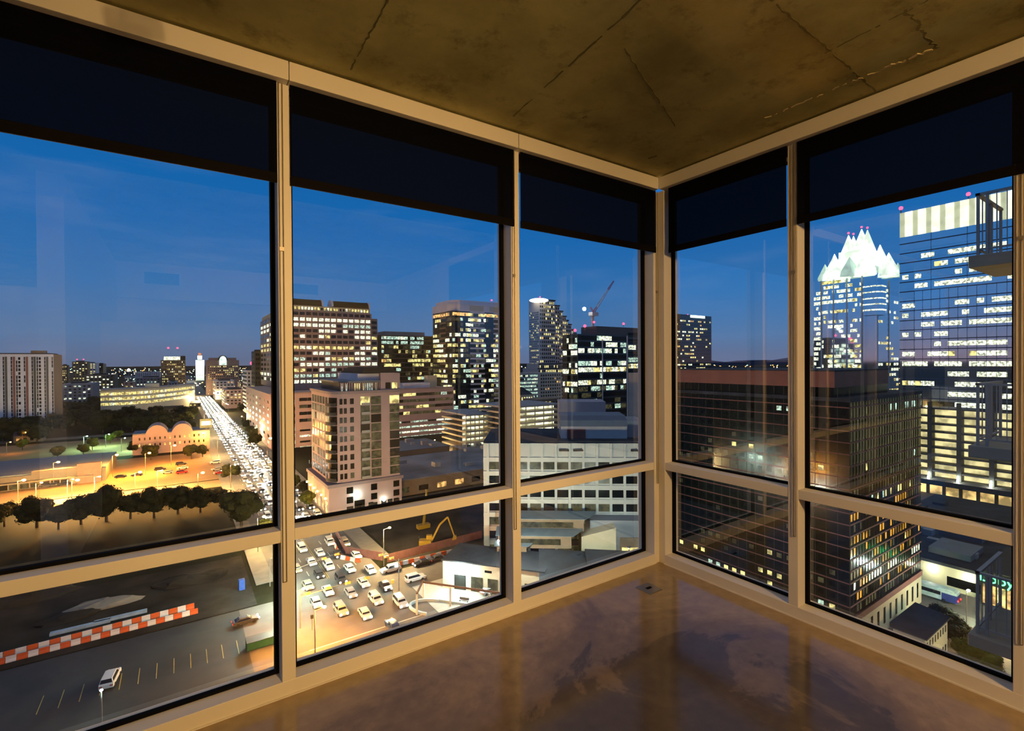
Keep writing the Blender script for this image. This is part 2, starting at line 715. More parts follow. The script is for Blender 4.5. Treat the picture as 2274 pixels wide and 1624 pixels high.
# floor outlet plate
p = G(1441, 1308, 0)
plate = mat('brushed_steel_plate', (.28, .27, .27), .35, .7, noise=.08, scale=30)
r = empty('floor_outlet', (p.x, p.y, 0))
tag(r, 'square steel outlet cover set in the concrete floor near the corner', 'floor outlet')
b = MB(); b.box(-.062, .062, -.062, .062, 0, .006, plate); b.build('cover_plate', r, bevel=.002)
b = MB(); b.box(-.022, .022, -.010, .010, .006, .009, hemm); b.build('flap', r)

# the room behind the camera (seen mirrored in the glass)
b = MB(); b.box(-.84, -.69, -1.6, .34, 0, ZC, white); b.box(-.84, -.69, -3.3, -1.6, 2.15, ZC, white); struct(b, 'wall_partition')
b = MB(); b.box(-.84, 3.24, -3.45, -3.3, 2.49, ZC, white); struct(b, 'wall_soffit')
b = MB(); b.box(-4.2, 3.24, -7.1, -7.0, 0, ZC, white); struct(b, 'wall_back')
b = MB(); b.box(-4.3, -4.2, -7.0, 2.66, 0, ZC, white); struct(b, 'wall_left')
b = MB(); b.box(3.09, 3.24, -7.0, -3.0, 0, ZC, white); b.box(3.09, 3.24, -3.0, -.9, 0, ZC, white); struct(b, 'wall_right')
grille = mat('grey_vent_grille', (.12, .12, .12), .6)
for x, lab in ((-.18, 'supply air grille in the soffit, nearer the partition'), (1.72, 'supply air grille in the soffit, nearer the lamps')):
    r = empty('air_grille', (x, -3.298, 2.78)); tag(r, lab, 'vent', 'soffit air grilles')
    b = MB(); b.box(-.20, .20, -.004, 0.002, -.08, .08, grille); b.build('backing', r)
    b = MB()
    for i in range(7): b.box(-.20, .20, .002, .012, -.075 + i * .023, -.068 + i * .023, grille)
    b.build('louvre', r)
glow = mat('warm_lamp_glow', (1, .8, .5), emit=(1, .62, .28), es=22, noise=0)
WARM = (1, .60, .22)
for x, y_, tx, tz, pw, lab in ((1.30, -2.2, .75, .95, 90, 'track spot head on the ceiling nearer the windows'), (1.42, -3.05, 3.6, .55, 330, 'track spot head on the ceiling nearer the soffit')):
    r = empty('track_spotlight', (x, y_, 2.955)); tag(r, lab, 'lamp', 'track lamps behind the viewer')
    b = MB(); b.tube((0, 0, .03), (0, 0, -.06), .008, .008, plate); b.build('stem', r)
    b = MB(); b.tube((0, -.05, -.09), (0, .05, -.12), .04, .045, plate, 12); b.build('lamp_head', r)
    b = MB(); b.tube((0, .050, -.12), (0, .056, -.122), .030, .030, glow, 12); b.build('bulb', r)
    d = Vector((tx - x, 2.5 - y_, tz - 2.83))
    q = d.to_track_quat('-Z', 'Y').to_euler()
    lamp('SPOT', (0, .07, -.125), pw, WARM, .02, 'lamp_light', r, q, math.radians(66), 1.0)
r = empty('track_spotlight', (.25, 1.15, 2.955)); tag(r, 'added unseen spot head near the glass, lighting the partition end', 'lamp')
b = MB(); b.tube((0, 0, .03), (0, 0, -.06), .008, .008, plate); b.build('stem', r)
b = MB(); b.tube((.05, .03, -.09), (-.05, -.03, -.12), .04, .045, plate, 12); b.build('lamp_head', r)
lamp('SPOT', (-.06, -.04, -.13), 330, (1, .78, .55), .02, 'lamp_light', r, Vector((-1.05, -.75, -1.3)).to_track_quat('-Z', 'Y').to_euler(), math.radians(70), .6)  # added spot brightening the partition end, kept out of view
r = empty('added_ceiling_globe', (1.33, -2.55, ZC)); tag(r, 'added frosted ceiling globe between the two track spots, lighting the soffit', 'lamp')
b = MB(); b.tube((0, 0, 0), (0, 0, -.18), .05, .05, plate, 14); b.build('ceiling_rose', r)
b = MB(); b.ball((0, 0, -.24), .06, mat('frosted_globe', (1, .9, .7), emit=(1, .68, .36), es=4, noise=0), 14, 10); b.build('lamp_shade', r)
lamp('POINT', (0, 0, -.34), 185, WARM, .04, 'lamp_light', r)  # globe and light added to brighten the soffit and ceiling
r = empty('added_floor_lamp', (1.22, -2.15, 0)); tag(r, 'added slim floor lamp lighting the window frames, unseen behind the viewer', 'lamp')
b = MB(); b.tube((0, 0, 0), (0, 0, .03), .14, .14, plate, 20); b.build('base', r)
b = MB(); b.tube((0, 0, .03), (0, 0, 1.80), .012, .012, plate, 8); b.build('pole', r)
b = MB(); b.tube((0, -.06, 1.84), (0, .06, 1.84), .05, .07, plate, 14); b.build('lamp_shade', r)
b = MB(); b.ball((0, .06, 1.84), .035, glow, 10, 8); b.build('bulb', r)
lamp('SPOT', (0, -.09, 1.86), 1150, (1, .82, .62), .02, 'uplight', r, Vector((-1.3, -.95, .95)).to_track_quat('-Z', 'Y').to_euler(), math.radians(75), .5)  # added beam brightening the soffit and partition mirrored in the glass
lamp('SPOT', (0, .11, 1.84), 370, WARM, .02, 'lamp_light', r, Vector((-.45, 4.6, -.42)).to_track_quat('-Z', 'Y').to_euler(), math.radians(58), 1.0)  # added beam giving the window frames near-level light
r = empty('ceiling_light', (.6, -5.0, ZC)); tag(r, 'round drum ceiling light over the back of the room', 'lamp')
b = MB(); b.tube((0, 0, 0), (0, 0, -.10), .30, .30, white, 24); b.build('lamp_shade', r)
b = MB(); b.tube((0, 0, -.10), (0, 0, -.106), .27, .27, mat('soft_lamp_diffuser', (1, .9, .7), emit=(1, .68, .36), es=5, noise=0), 24); b.build('diffuser', r)
lamp('POINT', (0, 0, -.16), 40, WARM, .03, 'lamp_light', r)

# ------------------------------------------------------------------ outdoors: materials
asph = mat('street_asphalt', (.115, .108, .10), .75, noise=.25, scale=.15, spec=.3)
walk = mat('pale_sidewalk', (.20, .18, .15), .8, noise=.15, scale=.4)
grass = mat('dark_grass', (.009, .010, .004), .9, noise=.5, scale=.08, spec=.1)
dirt = mat('bare_dirt', (.024, .021, .018), .95, noise=.6, scale=.12, spec=.1)
lotm = mat('parking_lot_paving', (.30, .19, .10), .85, noise=.25, scale=.06, spec=.2)
granite = mat('pink_brown_granite_wall', (.33, .235, .21), .8, noise=.08, scale=.3)
pinkw = mat('pale_pink_stucco', (.42, .30, .29), .85, noise=.07, scale=.2)
pinkdk = mat('grey_pink_trim', (.26, .20, .21), .8, noise=.08, scale=.3)
whitec = mat('white_concrete_wall', (.55, .56, .50), .85, noise=.08, scale=.3)
greyc = mat('grey_concrete', (.28, .29, .31), .85, noise=.1, scale=.2)
palegrey = mat('pale_grey_cladding', (.62, .60, .64), .7, noise=.08, scale=.2)
darkroof = mat('dark_roof_membrane', (.035, .040, .050), .85, noise=.35, scale=.2, spec=.2)
bluegrey = mat('blue_grey_metal_roof', (.13, .16, .20), .6, .1, noise=.1, scale=.3)
mansard = mat('dark_brown_mansard_roof', (.030, .024, .012), .8, noise=.3, scale=.5, spec=.2)
darkwall = mat('dark_wall', (.030, .030, .028), .7, noise=.2, scale=.3, spec=.3)
brownwall = mat('red_brown_spandrel', (.19, .07, .055), .6, noise=.15, scale=.3)
beige = mat('beige_limestone', (.50, .44, .30), .85, noise=.07, scale=.4)
tan = mat('tan_brick', (.24, .17, .11), .85, noise=.15, scale=.5)
metalgrey = mat('grey_galvanised_metal', (.22, .22, .22), .5, .5, noise=.1, scale=2)
wood = mat('brown_timber', (.16, .08, .05), .7, noise=.2, scale=3)
bark = mat('tree_bark', (.07, .05, .035), .9, noise=.3, scale=3)
leaf = mat('dark_green_leaves', (.020, .023, .007), .8, noise=.5, scale=.8, spec=.15)
leaf2 = mat('olive_green_leaves', (.075, .085, .014), .8, noise=.4, scale=.8, spec=.15)
wdark = mat('unlit_window_glass', (.012, .014, .014), .12, noise=.2, scale=.3, spec=.5)
wblack = mat('black_window_glass', (.004, .005, .005), .18, noise=.2, scale=.3, spec=.2)
wmirror = mat('blue_mirror_glass', (.80, .92, 1.0), .04, .95, noise=.04, scale=.2)
wdim = mat('dim_window', (.02, .02, .015), .3, noise=.2, emit=(.50, .44, .18), es=.11, evar=.8, escale=.7)
wlitW = mat('white_lit_window', (.3, .3, .25), .4, noise=.1, emit=(.95, 1.0, .70), es=1.5, evar=.75, escale=1.0)
wlitG = mat('greenish_lit_window', (.3, .3, .25), .4, noise=.1, emit=(.66, .95, .75), es=.85, evar=.85, escale=1.0)
wlitY = mat('yellow_lit_window', (.3, .25, .1), .4, noise=.1, emit=(1.0, .84, .30), es=1.0, evar=.8, escale=.5)
wlitO = mat('orange_lit_window', (.3, .2, .1), .4, noise=.1, emit=(1.0, .55, .16), es=1.0, evar=.8, escale=.5)
redl = mat('red_aviation_light', (.5, 0, 0), .5, noise=0, emit=(1, .03, .07), es=9)
whitel = mat('white_lamp_glow', (.8, .9, .9), .5, noise=0, emit=(.9, 1, .92), es=30)
orangel = mat('sodium_lamp_glow', (.9, .5, .2), .5, noise=0, emit=(1, .62, .16), es=26)
wamber = mat('amber_reflection_glow', (.2, .12, .02), .2, noise=.1, emit=(1.0, .46, .05), es=.70, evar=.9, escale=.22)  # golden reflection on the dark tower glass, painted as an amber glow
PAL = {'A': wamber, 'W': wlitW, 'G': wlitG, 'Y': wlitY, 'O': wlitO, 'd': wdim, 'k': wdark, 'b': wblack, 'm': wmirror}


def pick(rr, weights):
    s = sum(weights.values())
    t = rr.random() * s
    for k_, w_ in weights.items():
        t -= w_
        if t <= 0: return k_
    return k_


RECTS = []


class Bld:
    """one building: an empty at its corner, wall mesh, window parts. local x along the front, y away"""

    def __init__(s, name, label, cat, org, rot=0.0, Wd=10, D=10, group=None, base=None):
        s.root = empty(name, (org[0], org[1], GZ if base is None else base), rot)
        tag(s.root, label, cat, group)
        s.W, s.D = Wd, D
        s.wall = MB()
        s.win = []
        s.rot = rot
        s.org = Vector((org[0], org[1], GZ if base is None else base))
        s.rr = random.Random(len(name) + int(org[0] * 3 + org[1]))
        s.meshes = {}
        if abs(rot) < 1e-6: RECTS.append((org[0], org[0] + Wd, org[1], org[1] + D))

    def body(s, z0, z1, m, x0=0, x1=None, y0=0, y1=None):
        s.wall.box(x0, s.W if x1 is None else x1, y0, s.D if y1 is None else y1, z0, z1, m)

    def fbox(s, f, a0, a1, z0, z1, pr, m, off=0.0, target=None):
        """a strip standing pr proud of facade f between a0..a1"""
        t = target or s.wall
        if f == 'S': t.box(a0, a1, off - pr, off + .02, z0, z1, m)
        elif f == 'W': t.box(off - pr, off + .02, a0, a1, z0, z1, m)
        elif f == 'E': t.box(s.W - off - .02, s.W - off + pr, a0, a1, z0, z1, m)

    def windows(s, f, a0, a1, z0, z1, cols, rows, fw, fh, weights, rowvar=0.0, off=0.0, pr=.10, rowsets=None, skip=0.0):
        cw, rh = (a1 - a0) / cols, (z1 - z0) / rows
        w, h = cw * fw, rh * fh
        for r in range(rows):
            wt = dict(weights)
            if rowsets and r in rowsets: wt = rowsets[r]
            elif rowvar:
                k_ = math.exp(s.rr.uniform(-rowvar, rowvar))
                for q in 'WGYO':
                    if q in wt: wt[q] *= k_
            last = None
            for c in range(cols):
                if skip and s.rr.random() < skip: continue
                key = last if (last and s.rr.random() < .35) else pick(s.rr, wt)
                last = key
                s.win.append((f, a0 + (c + .5) * cw, z0 + (r + .5) * rh, w, h, off, pr, PAL[key]))

    def wmesh(s, w, h, pr, m, f):
        key = (round(w, 3), round(h, 3), round(pr, 3), m.name, f)
        if key not in s.meshes:
            b_ = MB()
            if f == 'S': b_.box(-w / 2, w / 2, -pr, .01, -h / 2, h / 2, m)
            elif f == 'W': b_.box(-pr, .01, -w / 2, w / 2, -h / 2, h / 2, m)
            else: b_.box(-.01, pr, -w / 2, w / 2, -h / 2, h / 2, m)
            me = bpy.data.meshes.new('window')
            me.from_pydata(b_.v, [], b_.f)
            me.materials.append(m)
            s.meshes[key] = me
        return s.meshes[key]

    def loc(s, wn_):
        f, a, z = wn_[0], wn_[1], wn_[2]
        off = wn_[5]
        if f == 'S': return (a, off, z)
        if f == 'W': return (off, a, z)
        return (s.W - off, a, z)

    def finish(s, far=False, maxn=96, wallname='walls', bevel=0):
        w = s.wall.build(wallname, s.root, bevel=bevel)
        if not s.win: return s.root
        ca, sa = math.cos(s.rot), math.sin(s.rot)

        def size(x):
            l = s.loc(x)
            g = Vector((s.org.x + ca * l[0] - sa * l[1], s.org.y + sa * l[0] + ca * l[1], s.org.z + l[2]))
            return -x[3] * x[4] / (g - EYE).length_squared
        s.win.sort(key=size)
        n = 0 if far else maxn
        for x in s.win[:n]:
            o = bpy.data.objects.new('window', s.wmesh(x[3], x[4], x[6], x[7], x[0]))
            o.location = s.loc(x)
            o.parent = s.root
            COL.objects.link(o)
        rest = s.win[n:]
        if rest:
            t = MB()
            for x in rest:
                l = s.loc(x)
                w_, h_, pr, m = x[3], x[4], x[6], x[7]
                if x[0] == 'S': t.box(l[0] - w_ / 2, l[0] + w_ / 2, l[1] - pr, l[1] + .01, l[2] - h_ / 2, l[2] + h_ / 2, m)
                elif x[0] == 'W': t.box(l[0] - pr, l[0] + .01, l[1] - w_ / 2, l[1] + w_ / 2, l[2] - h_ / 2, l[2] + h_ / 2, m)
                else: t.box(l[0] - .01, l[0] + pr, l[1] - w_ / 2, l[1] + w_ / 2, l[2] - h_ / 2, l[2] + h_ / 2, m)
            o = t.build('window', s.root)
            o['kind'] = 'stuff'
        return s.root


def grid(uc, d, ul, ur, east=False, X=None):
    """footprint of a street-grid building from its near corner"""
    c = at(uc, 812, d)
    if not east:
        x0, y0 = c.x, c.y
        x1 = onY(ur, y0)
        y1 = onX(ul, x0) if ul is not None else y0 + 30
    else:
        x1, y0 = c.x, c.y
        x0 = onY(ul, y0)
        y1 = onX(ur, x1)
    return x0, y0, x1 - x0, y1 - y0


def zt(u, v, d, base=None):
    return at(u, v, d).z - (GZ if base is None else base)


def redlight(parent, loc, r=.9):
    b_ = MB(); b_.tube((loc[0], loc[1], loc[2]), (loc[0], loc[1], loc[2] + r * 1.6), r * .15, r * .15, metalgrey, 5)
    o = b_.build('beacon_mast', parent)
    b_ = MB(); b_.ball((loc[0], loc[1], loc[2] + r * 1.7), r * .62, redl, 8, 6)
    return b_.build('beacon', parent)


# ------------------------------------------------------------------ ground, streets
def slab(name, x0, x1, y0, y1, z, m, h=.06):
    b_ = MB(); b_.box(x0, x1, y0, y1, z - .4, z + h, m)
    return struct(b_, name)


b = MB()
b.quad([(-2600, 60, GZ - .05), (96, 60, GZ - .05), (96, 6000, GZ - .05), (-2600, 6000, GZ - .05)], grass)
b.quad([(96, 118, GZ - .05), (4000, 118, GZ - .05), (4000, 6000, GZ - .05), (96, 6000, GZ - .05)], grass)
b.quad([(96, 118, GZ - .05), (96, 118, GR - .05), (4000, 118, GR - .05), (4000, 118, GZ - .05)], greyc)
b.quad([(96, 60, GZ - .05), (96, 60, GR - .05), (96, 118, GR - .05), (96, 118, GZ - .05)], greyc)
b.quad([(20, -800, GR - .05), (4000, -800, GR - .05), (4000, 118, GR - .05), (20, 118, GR - .05)], asph)
struct(b, 'ground')
AV0, AV1 = 18.5, 41.5
slab('avenue', AV0, AV1, 60, 2600, GZ, asph)
slab('cross_street', -150, 10, 92, 117, GZ, mat('dark_asphalt', (.024, .028, .029), .6, noise=.3, scale=.15), .05)  # this stretch is darker than the rest of the street
slab('cross_street', 10, 110, 92, 117, GZ, asph, .05)
slab('sidewalk', AV1, AV1 + 5, 128, 420, GZ, walk, .16)
slab('sidewalk', AV0 - 4, AV0, 128, 420, GZ, walk, .16)
slab('sidewalk', -150, 14, 84, 91.5, GZ, walk, .14)
slab('side_street', -260, AV0, 240, 254, GZ, lotm, .03)
slab('parking_lot', -220, AV0 - 4, 256, 340, GZ, lotm, .05)
slab('back_parking_lot', -140, -16, 352, 440, GZ, lotm, .05)
slab('construction_dirt', -150, AV0 - 5, 117.5, 150, GZ, dirt, .08)
slab('construction_pit', AV1 + 6, 105, 119, 176, GZ, dirt, .02)
slab('far_cross_street', -200, 200, 455, 468, GZ, asph, .03)
slab('pavement', 119, 155, -20, 42, GR, walk, .08)
slab('plaza', 44, 90, 74, 106, GZ, mat('pale_plaza_paving', (.36, .38, .34), .8, noise=.1, scale=.3), .10)
# lane markings on the avenue and stall lines in the street
paintw = mat('white_road_paint', (.6, .58, .5), .7, noise=.1)
painty = mat('yellow_road_paint', (.45, .36, .10), .7, noise=.15, scale=1)
b = MB()
for x in (22.2, 25.8, 33.2, 37.2):
    for k in range(34):
        b.box(x - .07, x + .07, 126 + k * 10, 129 + k * 10, GZ + .05, GZ + .075, paintw)
for x in (29.2, 29.6):
    b.box(x - .06, x + .06, 122, 700, GZ + .05, GZ + .075, painty)
for y in (90.5, 93.0):
    b.box(19, 41, y, y + .3, GZ + .05, GZ + .075, paintw)
o = struct(b, 'lane_markings')
b = MB()
for k in range(16):
    b.box(-18 + k * 2.4, -17.9 + k * 2.4, 99.5, 104.5, GZ + .04, GZ + .07, painty)
struct(b, 'stall_markings')


# ------------------------------------------------------------------ own building seen past the right window
wallg = mat('dark_grey_stucco', (.10, .10, .09), .8, noise=.1, scale=1)
slabm = mat('balcony_concrete', (.30, .28, .21), .8, noise=.1, scale=2)
railm = mat('dark_grey_rail_metal', (.32, .32, .30), .5, .3, noise=.05, scale=5)
b = MB(); b.box(13.35, 26, -12, 2.0, GR, 30, wallg); struct(b, 'wall_wing')


def balcony(zf, label):
    r = empty('balcony', (11.62, 2.6, zf))
    tag(r, label, 'balcony', 'balconies of the same tower')
    b_ = MB(); b_.box(0, 1.75, -6.5, 0, -.21, 0, slabm); b_.build('slab', r, bevel=.01)
    b_ = MB()
    for x, y in ((.14, -.10), (.14, -.22), (.14, -2.0), (.14, -3.8), (.95, -.10), (1.68, -.10)):
        q = MB(); q.box(x - .02, x + .02, y - .02, y + .02, 0, 1.07, railm); q.build('post', r)
    b_.box(.11, .17, -6.4, -.07, 1.07, 1.11, railm)
    b_.box(.11, 1.72, -.13, -.07, 1.07, 1.11, railm)
    b_.box(.125, .155, -6.4, -.1, .10, .13, railm)
    b_.box(.125, 1.72, -.115, -.085, .10, .13, railm)
    for i in range(46):
        b_.box(.134, .146, -.34 - i * .13 - .006, -.34 - i * .13 + .006, .12, 1.08, railm)
    for i in range(4):
        b_.box(.42 + i * .33 - .007, .42 + i * .33 + .007, -.108, -.092, .12, 1.08, railm)
    b_.build('railing', r)
    return r


balcony(3.40, 'balcony of this tower high at the right edge, pale underside showing')
balcony(0.03, 'balcony of this tower level with the room, right edge, in front of the lit garage')
balcony(-3.34, 'lowest balcony of this tower seen from above at the lower right')
# folded parasol leaning on the upper balcony
r = empty('folded_parasol', (12.15, 1.55, 3.40))
tag(r, 'dark folded parasol standing on the upper balcony by its railing', 'parasol')
cl = mat('black_canvas', (.012, .013, .014), .9, noise=.3, scale=8)
b = MB(); b.tube((0, 0, .02), (0, 0, .95), .05, .17, cl, 10); b.tube((0, 0, .95), (0, 0, 1.25), .17, .05, cl, 10); b.build('canopy', r, smooth=True)
b = MB(); b.tube((0, 0, 0), (0, 0, .05), .2, .2, railm, 12); b.build('base', r)
lamp('POINT', (12.9, .2, 2.75), 22, (1, .78, .46), .08, 'balcony_fill_light')
lamp('POINT', (13.1, -.6, 5.6), 45, (1, .82, .55), .08, 'balcony_fill_light')  # this and the next are bare lamps added to lighten the railings
lamp('POINT', (13.1, -.6, 1.9), 20, (1, .82, .55), .08, 'balcony_fill_light')

# ------------------------------------------------------------------ buildings
# white striped apartment slab at the left
d = 400
x0, y0, w, dd = grid(119, d, -160, 137, True)
B = Bld('apartment_block', 'white apartment slab with tall vertical stripes at the left edge', 'building', (x0, y0), 0, w, dd)
H = zt(119, 787, d)
B.body(0, H, mat('white_apartment_panel', (.80, .84, .92), .8, noise=.05, scale=.3))
gp = mat('grey_green_stripe', (.10, .12, .12), .7)
pp = mat('faded_rose_stripe', (.30, .14, .12), .7)
sp_ = w / 46.0
for i in range(46):
    k = i % 8
    a = w - (i + 1) * sp_
    if k in (2, 7): B.fbox('S', a, a + sp_ * .9, 8, H - 2, .25, gp if i % 16 < 9 else pp)
for i in range(46):
    if i % 8 in (1, 4): continue
    B.windows('S', w - (i + 1) * sp_, w - i * sp_, 8, H - 2, 1, 17, .50 if i % 8 not in (5, 2, 7) else .8, .88 if i % 8 != 5 else .7, {'k': 10, 'b': 8, 'd': 1.2, 'Y': .06}, skip=.08)
B.fbox('E', 0, dd, 0, H, .3, tan)
B.windows('E', 0, dd, 8, H - 2, 4, 17, .3, .5, {'k': 6, 'b': 6, 'd': .5})
B.body(H, H + .9, darkroof, 2, w - 2, 2, dd - 2)
B.body(H, H + 3, tan, w - 14, w - 5, 3, 8)
B.finish()

# low blocks and towers on the far left horizon
FAR = [
    # uc, d, ul, ur, vt, wall, weights, label, east
    (196, 900, 160, 200, 803, tan, {'k': 6, 'Y': 2, 'W': 1}, 'small brown tower with red roof lights on the far left skyline', 1),
    (214, 950, 190, 220, 806, palegrey, {'k': 3, 'Y': 5}, 'thin tower with yellow lit corner left of the skyline', 1),
    (229, 1000, 216, 236, 808, darkwall, {'k': 5, 'W': 2}, 'slim dark tower with a lit edge at the left skyline', 1),
    (150, 800, 136, 154, 811, darkwall, {'k': 4, 'Y': 3}, 'small block just right of the striped apartments on the horizon', 1),
    (254, 650, 188, 262, 832, tan, {'k': 5, 'W': 2, 'Y': 1}, 'brown mid-rise with scattered white windows behind the long lit building', 1),
    (205, 560, 136, 222, 852, greyc, {'k': 6, 'W': 1, 'G': 1}, 'pale grey low building at the foot of the striped apartments', 1),
    (372, 700, 300, 396, 838, greyc, {'k': 6, 'W': 2, 'G': 1}, 'grey institutional block behind the long lit building', 1),
    (395, 640, 372, 420, 848, greyc, {'k': 6, 'W': 1}, 'grey low block next to the avenue far away', 1),
    (356, 1100, 300, 360, 826, palegrey, {'k': 6, 'Y': 1}, 'far low pale block left of the tower with the white roof light', 1),
]
for i, (uc, d, ul, ur, vt, wm_, wt, lab, east) in enumerate(FAR):
    x0, y0, w, dd = grid(uc, d, ul, ur, True)
    dd = max(min(abs(dd), 60), 8)
    H = zt(uc, vt, d)
    B = Bld('office_building', lab, 'building', (x0, y0), 0, w, dd)
    B.body(0, H, wm_)
    rows = max(3, int(H / 4))
    B.windows('S', 1, w - 1, H - rows * 3.6, H - 1, max(3, int(w / 4)), rows, .5, .45, wt, .5, pr=.3)
    B.body(H, H + 1.5, darkroof, w * .2, w * .7, dd * .3, dd * .7)
    B.finish(far=True)
    if i == 0:
        redlight(B.root, (w * .3, 2, H + 1), 1.6)
        redlight(B.root, (w * .7, 2, H + 1), 1.6)

# tower with the white roof light
d = 700
x0, y0, w, dd = grid(412, d, 357, 414, True)
B = Bld('office_tower', 'brown tower with a bright white roof light and two red beacons left of the avenue', 'building', (x0, y0), 0, w, 26)
H = zt(400, 800, d)
B.body(0, H, tan)
B.windows('S', 1, w - 1, H - 42, H - 1, 14, 12, .5, .5, {'k': 7, 'Y': 3, 'W': 1}, .4, pr=.3)
B.body(H, H + 6, darkwall, w * .8, w, 0, 14)
B.body(H, H + 5, wlitW, w * .12, w * .78, 1.5, 4)
B.body(H, H + 4, greyc, w * .1, w * .8, 4, 20)
B.finish(far=True)
redlight(B.root, (w * .3, 10, H + 14), 2)
redlight(B.root, (w * .68, 10, H + 14), 2)

# pale floodlit campanile on the horizon
d = 1500
x0, y0, w, dd = grid(453, d, 436, 454, False) if False else (at(445, 812, d).x - 12, at(445, 812, d).y, 22, 20)
B = Bld('clock_tower', 'slender white floodlit tower on the horizon at the end of the avenue', 'tower', (x0, y0), 0, w, dd)
H = zt(445, 800, d)
stone = mat('pale_limestone', (.75, .80, .72), .8, noise=.05)
B.body(0, H, stone)
B.body(H, H + 14, stone, 5, w - 5, 5, dd - 5)
B.body(H + 14, H + 22, mat('terracotta_roof', (.4, .12, .06), .8), 7, w - 7, 7, dd - 7)
B.windows('S', 2, w - 2, H - 50, H - 4, 4, 12, .3, .5, {'d': 1}, pr=.2)
B.finish(far=True)
for sx in (-14, w + 14):
    lamp('POINT', (sx, -34, H - 12), 190000, (.95, 1, .85), 2, 'floodlight', B.root)

# arched civic building
d = 800
x0, y0, w, dd = grid(458, d, 300, 531)
x0, y0 = at(458, 812, d).x, at(458, 812, d).y
w = onY(531, y0) - x0
B = Bld('civic_building', 'brown stepped building with a glowing white arch window under a round gable', 'building', (x0, y0), 0, w, 30)
H = zt(495, 800, d)
B.body(0, H, granite)
B.body(H, H + 4, granite, 4, w * .36, 4, 20)
B.body(H, H + 4, granite, w * .62, w * .92, 4, 20)
arch = [(w * .36 + (w * .28) * .5 * (1 - math.cos(math.pi * t / 14)), H + (w * .28) * .62 * math.sin(math.pi * t / 14)) for t in range(15)]
B.wall.extr([(q[0], q[1]) for q in reversed(arch)], 'y', -1, 10, darkwall)
ar2 = [(w * .5 + (q[0] - w * .5) * .78, H - 6 + (q[1] - H) * .95 + 5) for q in arch]
q = MB(); q.extr([(ar2[0][0], H - 8)] + ar2[::1] + [(ar2[-1][0], H - 8)], 'y', -1.6, -1.0, mat('arch_window_glow', (.6, .8, .7), emit=(.75, 1, .8), es=1.6, evar=.5, escale=.15)); q.build('arch_window', B.root)
B.windows('S', 2, w - 2, H - 32, H - 9, 16, 7, .5, .5, {'k': 6, 'Y': 4, 'O': 1}, .3, pr=.3)
B.finish(far=True)

MORE = [
    # uc,d,ur,vt,wall,weights,label,depth
    (548, 500, 572, 823, palegrey, {'k': 9, 'b': 2}, 'small white gridded block with a red sign light left of the tall office tower', 40),
    (534, 620, 552, 850, granite, {'k': 5, 'Y': 4}, 'low brown block with yellow windows beside the far avenue', 40),
    (500, 560, 545, 866, pinkw, {'k': 5, 'Y': 2, 'W': 1}, 'low pink block on the right side of the far avenue', 60),
    (478, 700, 520, 846, palegrey, {'k': 5, 'O': 2, 'W': 1}, 'pale low block behind the pink block by the far avenue', 60),
    (566, 430, 583, 780, darkwall, {'b': 9, 'Y': .6}, 'narrow dark slab tower left of the tall office tower', 24),
]
for i, (uc, d, ur, vt, wm_, wt, lab, dp) in enumerate(MORE):
    c = at(uc, 812, d)
    w = onY(ur, c.y) - c.x
    H = zt(uc, vt, d)
    B = Bld('office_building', lab, 'building', (c.x, c.y), 0, w, dp)
    B.body(0, H, wm_)
    rows = max(3, int(H / 4.2))
    B.windows('S', .5, w - .5, 4, H - 1, max(3, int(w / 4)), rows, .55, .5, wt, .4, pr=.25)
    B.windows('W', 1, dp - 1, 4, H - 1, max(3, int(dp / 4)), rows, .5, .5, wt, .4, pr=.25)
    B.body(H, H + 1.4, darkroof, w * .2, w * .8, 4, dp * .6)
    B.finish(far=True)
    if i == 0:
        redlight(B.root, (w * .5, 3, H + 3), 2.6)

# long curved office building with three lit rows, beyond the dark trees
d = 520
cL, cR_ = at(222, 812, 470), at(432, 812, 600)
root = empty('long_office_building', (cL.x, cL.y, GZ)); tag(root, 'long low curved office with three glowing yellow window rows behind the dark trees', 'building')
RECTS.append((cL.x, cR_.x, min(cL.y, cR_.y) - 40, max(cL.y, cR_.y) + 30))
wallb, N = MB(), 26
Hl = zt(325, 862, 520)
ptsF = []
for i in range(N + 1):
    t = i / N
    px = cL.x + (cR_.x - cL.x) * t
    py = cL.y + (cR_.y - cL.y) * t - 34 * math.sin(math.pi * t)
    ptsF.append((px - cL.x, py - cL.y))
for i in range(N):
    (ax, ay), (bx, by) = ptsF[i], ptsF[i + 1]
    wallb.prism([(ax, ay), (bx, by), (bx, by + 26), (ax, ay + 26)], 0, Hl, whitec)
    wallb.prism([(ax, ay - 1.2), (bx, by - 1.2), (bx, by + 27), (ax, ay + 27)], Hl, Hl + 1.4, greyc)
    L = math.hypot(bx - ax, by - ay)
    for r_ in range(3):
        for c_ in range(2):
            t0, t1 = .06 + c_ * .48, .48 + c_ * .46
            z0 = Hl - 4.6 - r_ * 5.0
            q = MB()
            p0 = (ax + (bx - ax) * t0, ay + (by - ay) * t0 - .15)
            p1 = (ax + (bx - ax) * t1, ay + (by - ay) * t1 - .15)
            m_ = wlitY if R_.random() < .8 else wlitW
            wallb.prism([p0, p1, (p1[0], p1[1] + .3), (p0[0], p0[1] + .3)], z0, z0 + 2.6, m_)
wallb.build('walls', root)
b = MB(); b.box(ptsF[11][0], ptsF[15][0], ptsF[12][1] + 8, ptsF[12][1] + 18, Hl + 1.4, Hl + 5, whitec); b.build('roof_plant', root)

